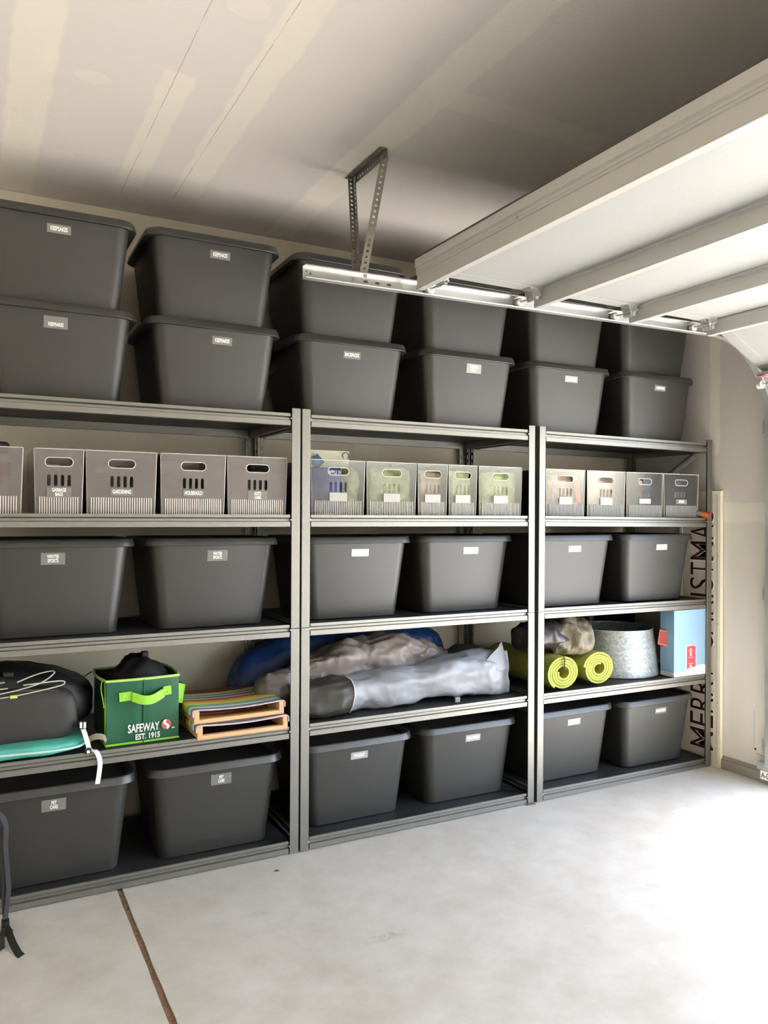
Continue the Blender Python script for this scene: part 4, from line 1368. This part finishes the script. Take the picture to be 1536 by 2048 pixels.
for ch in 'MERRY CHRISTMAS':
    w = MER[ch]
    if ch != ' ':
        for (mm, of, dx, nm, ext) in ((m_white, 0.014, 0.0035, 'letter_backing', 0.0008), (m_mar, -0.006, 0.0022, 'letter', 0.0010)):
            lt = text_mesh(ch, 0.235, mm, sx=0.78, bold=of, ext=ext, name=nm)
            wx = max(v.co.x for v in lt.data.vertices) - min(v.co.x for v in lt.data.vertices)
            tgt = w * 0.86 if nm == 'letter' else w * 0.97
            if wx > tgt:
                for v in lt.data.vertices:
                    v.co.x *= tgt / wx
            ym = min(v.co.y for v in lt.data.vertices)
            for v in lt.data.vertices:
                v.co.y -= ym
            lt.parent = pg
            # text x -> +z, text y -> +y, normal -> -x
            lt.matrix_local = Matrix(((0, 0, -1, dx - (0.001 if nm == 'letter' else 0)), (0, 1, 0, 0.047 - (0.003 if nm == 'letter_backing' else 0)), (1, 0, 0, zpos + w / 2), (0, 0, 0, 1)))
    zpos += w

# ------------------------------------------------------------------ garage door, opened overhead
dr = bpy.data.objects.new('door_1', None)
COL.objects.link(dr)
struct(dr, 'white sectional garage door rolled up overhead')
dr['category'] = 'garage door'
PZ, PT = 2.340, 0.045      # underside of the open door, thickness
DYA, DYB = -0.430, -5.36
SX = [0.308, 0.876, 1.418, 1.925]


def tilt_z(x):
    return 0.0


for i in range(3):
    a, b = SX[i] + 0.002, SX[i + 1] - 0.002
    MB().box(a, b, DYB, DYA, PZ, PZ + PT, .004).build('door_section', m_door, dr)
    MB().box(a + 0.002, b - 0.002, DYA, DYA + 0.006, PZ - 0.004, PZ + PT + 0.001).box(a + 0.002, b - 0.002, DYA - 0.06, DYA + 0.002, PZ - 0.006, PZ - 0.001).build('end_stile', m_door, dr)
# two lower sections following the curve of the track
def tilted(x0, z0, ang, L, name):
    q = bpy.data.objects.new(name, None)
    m = MB().box(0.002, L - 0.002, DYB, DYA, 0.0, PT, .004).build(name, m_door, dr)
    bpy.data.objects.remove(q)
    m.location = (x0, 0, z0)
    m.rotation_euler = (0, ang, 0)
    e = MB().box(0.004, L - 0.004, DYA, DYA + 0.006, -0.004, PT + 0.001).box(0.004, L - 0.004, DYA - 0.06, DYA + 0.002, -0.006, -0.001).build('end_stile', m_door, dr)
    e.location = (x0, 0, z0)
    e.rotation_euler = (0, ang, 0)


tilted(SX[3] + 0.01, PZ - 0.004, math.radians(27), 0.53, 'door_section')
STR = [(-0.004, 0.0), (-0.004, -0.010), (0.0, -0.012), (0.0, -0.062), (0.002, -0.066), (0.030, -0.066), (0.032, -0.062), (0.030, -0.0635), (0.0035, -0.0635), (0.0025, -0.060), (0.0025, 0.0)]
for i, x in enumerate(SX):
    m = MB()
    m.prism([(x + u, PZ + v - 0.003) for u, v in STR], 'y', DYB, DYA + 0.012)
    m.build('strut', m_strut, dr)
# top edge of the door: seal lip and cap profile at its free end
m = MB()
m.prism([(SX[0] - 0.006, PZ - 0.004), (SX[0] + 0.002, PZ - 0.004), (SX[0] + 0.002, PZ + PT), (SX[0] - 0.010, PZ + PT), (SX[0] - 0.010, PZ + 0.014), (SX[0] - 0.004, PZ + 0.008)], 'y', DYB, DYA + 0.012)
m.build('top_cap', m_strut, dr)
MB().prism([(SX[0] - 0.008, PZ + PT), (SX[0] + 0.03, PZ + PT), (SX[0] + 0.03, PZ + PT + 0.006), (SX[0] - 0.012, PZ + PT + 0.006)], 'y', DYB, DYA + 0.010).build('seal_strip', m_edge, dr)
MB().tube([(SX[0] - 0.012, -1.05, PZ - 0.004), (SX[0] + 0.01, -1.05, PZ - 0.004)], 0.006, 8).build('bolt', m_galv, dr)
YT = -0.372      # middle of the track
for i, x in enumerate(SX):
    hx = x + (0.085 if i == 0 else -0.040)
    h = MB()
    h.box(hx - 0.030, hx + 0.030, DYA - 0.055, DYA - 0.002, PZ - 0.0085, PZ - 0.0062, .0008)
    h.prism([(hx - 0.026, PZ - 0.008), (hx + 0.026, PZ - 0.008), (hx + 0.012, PZ - 0.052), (hx - 0.012, PZ - 0.052)], 'y', DYA - 0.010, DYA - 0.007)
    h.prism([(hx - 0.026, PZ - 0.008), (hx + 0.026, PZ - 0.008), (hx + 0.012, PZ - 0.052), (hx - 0.012, PZ - 0.052)], 'y', DYA - 0.052, DYA - 0.049)
    h.tube([(hx, DYA - 0.060, PZ - 0.047), (hx, DYA - 0.002, PZ - 0.047)], 0.008, 12)
    hg = h.build('hinge', m_galv, dr, smooth=True)
    zr = 2.286 + 0.032 * (hx + 0.14) / 2.17 - 0.001
    r = MB()
    r.tube([(hx, DYA - 0.08, zr), (hx, YT, zr)], 0.0045, 8)
    r.build('roller_stem', m_galv, hg)
    r = MB()
    r.tube([(hx, YT - 0.012, zr), (hx, YT - 0.008, zr), (hx, YT + 0.010, zr), (hx, YT + 0.013, zr)], [0.016, 0.0195, 0.0195, 0.015], 20)
    r.build('roller_wheel', m_roller, hg, smooth=True)
    for bx_ in (-0.018, 0.018):
        MB().tube([(hx + bx_, DYA - 0.03, PZ - 0.006), (hx + bx_, DYA - 0.03, PZ - 0.013)], 0.005, 6).build('bolt', m_galv, hg)
# bottom bracket with its red warning label at the foot of the door
bb = MB()
bb.box(2.27, 2.36, DYA - 0.14, DYA - 0.006, 2.105, 2.122, .003)
bq = bb.build('bottom_bracket', m_galv, dr)
MB().box(2.268, 2.30, DYA - 0.05, DYA - 0.010, 2.101, 2.1045).build('warning_label', mat('label_red', srgb(190, 70, 80), 0.5), bq)
MB().tube([(2.385, YT, 2.080), (2.385, DYA - 0.10, 2.080)], 0.006, 8).build('roller_stem', m_galv, bq)
MB().tube([(2.385, YT - 0.012, 2.080), (2.385, YT + 0.012, 2.080)], 0.021, 18).build('roller_wheel', m_roller, bq, smooth=True)

# ------------------------------------------------------------------ track
tk = thing('door_track', 'galvanised garage door track running under the ceiling and bending down to the floor', 'door track', (0, YT, 0))
TZ = 2.309
# C profile in (n, y): n = across the running direction, open towards the door (-y)
CP = [(-0.0255, -0.016), (-0.0255, 0.016), (-0.0235, 0.0185), (0.0235, 0.0185), (0.0255, 0.016), (0.0255, -0.012), (0.0225, -0.016), (0.0205, -0.012), (0.0232, -0.0105), (0.0232, 0.0150), (0.0220, 0.0163), (-0.0220, 0.0163), (-0.0232, 0.0150), (-0.0232, -0.0105), (-0.0205, -0.012)]
RC = 0.440
xc = 2.470
pts = []
xs0, xs1 = -0.140, xc - RC
NS = 2
zl = 2.286
zr_ = 2.318
path = [(xs0, zl, 0.0), (xs1, zr_, 0.0)]
for k in range(1, 15):
    a = PI / 2 * k / 14
    path.append((xs1 + RC * math.sin(a), zr_ - RC + RC * math.cos(a), a))
path.append((xc, 0.10, PI / 2))
secs = []
for (x, z, a) in path[1:]:
    nx, nz = math.sin(a), math.cos(a)
    secs.append([(x + nx * u, v, z + nz * u) for u, v in CP])
MB().loft(secs).build('curved_track', m_track, tk, smooth=True, angle=30)
# straight run, with slots near its free end
m = MB()


def zt(x):
    return zl + (zr_ - zl) * (x - xs0) / (xs1 - xs0)


holes = [stadium(x, 0.0, 0.020, 0.009, 3) for x in (0.118, 0.168, 0.219)] + [stadium(-0.126, dz, 0.006, 0.006, 2) for dz in (-0.010, 0.008)] + [stadium(-0.110, 0.0, 0.009, 0.008, 2), stadium(0.342, 0.002, 0.005, 0.005, 2)]
m.holed([(xs0, -0.0235), (xs1, -0.0235), (xs1, 0.0235), (xs0, 0.0235)], holes, lambda u, v, w: (u, 0.0163 + w, zt(u) + v), 0.0022)
for sg_ in (1, -1):
    lip = [(-0.012, 0.0228), (0.0165, 0.0228), (0.0185, 0.0238), (0.0165, 0.0255), (-0.012, 0.0255), (-0.016, 0.0225), (-0.012, 0.0205)]
    m.loft([[(x, yv, zt(x) + sg_ * zv) for yv, zv in lip] for x in (xs0, xs1)])
m.build('straight_track', m_track, tk)
MB().tube([(0.070, 0.012, zt(0.07)), (0.070, 0.0165, zt(0.07))], 0.009, 14).tube([(0.070, 0.009, zt(0.07)), (0.070, 0.0125, zt(0.07))], 0.006, 6).build('carriage_bolt', m_galv, tk)
# wall brackets of the vertical run
for zz in (1.87, 1.0, 0.2):
    br = MB()
    br.holed([(0.020, -0.038), (0.046, -0.038), (0.046, 0.038), (0.020, 0.038)], [stadium(0.034, q, 0.012, 0.012, 2) for q in (-0.027, -0.009, 0.009, 0.027)], lambda u, v, w: (xc - 0.006 - w, u, zz + v), 0.0025)
    br.box(xc - 0.006, XW - 0.002, 0.019, 0.0215, zz - 0.03, zz + 0.03)
    br.tube([(xc - 0.012, -0.006, zz), (xc - 0.012, 0.034, zz)], 0.003, 6)
    br.build('track_bracket', m_track, tk)
# weather strip side of the vertical run
# hanger of punched angle iron
hg = thing('track_hanger', 'punched angle-iron bracket hanging the door track from the ceiling', 'bracket', (0.14, -0.30, ZC))


def punched(a, b, wdir, w, n_, t=0.002, two=None):
    """punched strip from a to b, width along wdir"""
    a, b = Vector(a), Vector(b)
    L = (b - a).length
    d = (b - a).normalized()
    wv = Vector(wdir)
    wv = (wv - d * wv.dot(d)).normalized()
    nv = d.cross(wv)
    hs = []
    k = 0.014
    while k < L - 0.01:
        hs.append([(k + 0.0052 * math.cos(2 * PI * q / 8), w / 2 + 0.0052 * math.sin(2 * PI * q / 8)) for q in range(8)])
        k += 0.0215
    mb = MB()
    mb.holed([(0, 0), (L, 0), (L, w), (0, w)], hs, lambda u, v, s: a + d * u + wv * v + nv * s, t)
    return mb


def joinmb(*ms):
    r = MB()
    for q in ms:
        r.add(q.v, q.f)
    return r


# ceiling piece, running away from the wall
joinmb(punched((-0.02, -0.165, -0.002), (-0.02, 0.145, -0.002), (1, 0, 0), 0.032, 1), punched((0.012, -0.165, -0.002), (0.012, 0.145, -0.002), (0, 0, -1), 0.030, 1)).build('ceiling_angle', m_hanger, hg)
# upright
joinmb(punched((-0.018, 0.120, -0.004), (-0.074, -0.045, -0.455), (1, 0, 0), 0.024, 1), punched((0.006, 0.120, -0.004), (-0.050, -0.045, -0.455), (0, -1, 0), 0.022, 1)).build('upright', m_hanger, hg)
# diagonal
joinmb(punched((0.006, -0.125, -0.010), (-0.048, -0.050, -0.455), (1, -0.25, 0), 0.030, 1)).build('diagonal_brace', m_hanger, hg)

# ------------------------------------------------------------------ safety sensor at the foot of the track
sn = thing('track_foot_bracket', 'metal foot bracket of the door track with a white printed label', 'bracket', (2.485, -0.345, 0.0))
MB().box(-0.030, 0.0, -0.055, 0.045, 0.075, 0.115, .002).build('foot_bracket', m_galv, sn)
lb = MB().box(-0.0335, -0.031, -0.06, 0.020, 0.030, 0.074).build('label', m_white, sn)
tx = text_mesh('A-D', 0.040, m_gry, sx=0.75)
tx.parent = lb
tx.matrix_local = Matrix(((0, 0, -1, -0.0342), (-1, 0, 0, -0.012), (0, 1, 0, 0.052), (0, 0, 0, 1)))

# ------------------------------------------------------------------ black strap trailing on the floor at the left edge
sk = thing('trailing_strap', 'black webbing strap with a buckle trailing onto the floor at the left edge', 'strap', (-1.10, -0.09, 0.0))
m_web = mat('black_webbing', srgb(44, 43, 42), 0.6, var=0.2, vscale=60)
MB().ribbon(smooth_path([(-0.10, 0.03, 0.40), (-0.03, 0.02, 0.385), (0.000, 0.015, 0.34), (0.0, 0.010, 0.27), (0.006, 0.008, 0.19), (0.010, 0.004, 0.12), (0.004, 0.0, 0.065), (0.0, -0.005, 0.025)]), [(1, 0.4, 0)] * 60, 0.016, 0.002).build('webbing', m_web, sk)
MB().ribbon(smooth_path([(-0.012, 0.03, 0.33), (-0.014, 0.02, 0.24), (-0.008, 0.012, 0.15), (-0.006, 0.006, 0.09), (-0.003, 0.0, 0.03)]), [(1, 0.1, 0)] * 60, 0.010, 0.002).build('webbing', m_web, sk)
MB().box(-0.012, 0.012, -0.03, 0.006, 0.004, 0.028, .004).build('buckle', m_blk, sk)
for q in (0.0, 0.012):
    MB().box(0.006 + q * 0.4, 0.046 - q * 0.3, -0.068 + q * 2.2, -0.058 + q * 2.2, 0.003, 0.009, .002).build('buckle_prong', m_blk, sk).rotation_euler = (0, 0, math.radians(-28))
MB().ribbon(smooth_path([(0.0, -0.028, 0.010), (0.006, -0.07, 0.018), (0.016, -0.14, 0.010), (0.030, -0.205, 0.0035), (0.038, -0.225, 0.003)]), [(1, 0.2, 0.25)] * 60, 0.022, 0.002).build('webbing', m_web, sk)
MB().ribbon(smooth_path([(-0.005, -0.028, 0.012), (-0.012, -0.09, 0.02), (-0.014, -0.16, 0.006)]), [(1, 0.0, 0.6)] * 60, 0.016, 0.002).build('webbing', m_web, sk)
# dry leaf scraps on the floor
for (x, y, a) in ((-0.14, -0.115, 0.4),):
    tag(MB().prism([(x + 0.010 * math.cos(a + q) * (1 if q % 2 else 0.6), y + 0.006 * math.sin(a + q)) for q in range(6)], 'z', 0.0, 0.002).build('leaf_scrap', mat('leaf_brown', srgb(96, 70, 52), 0.9)), 'tiny brown leaf scrap on the floor in front of the left rack', 'leaf')
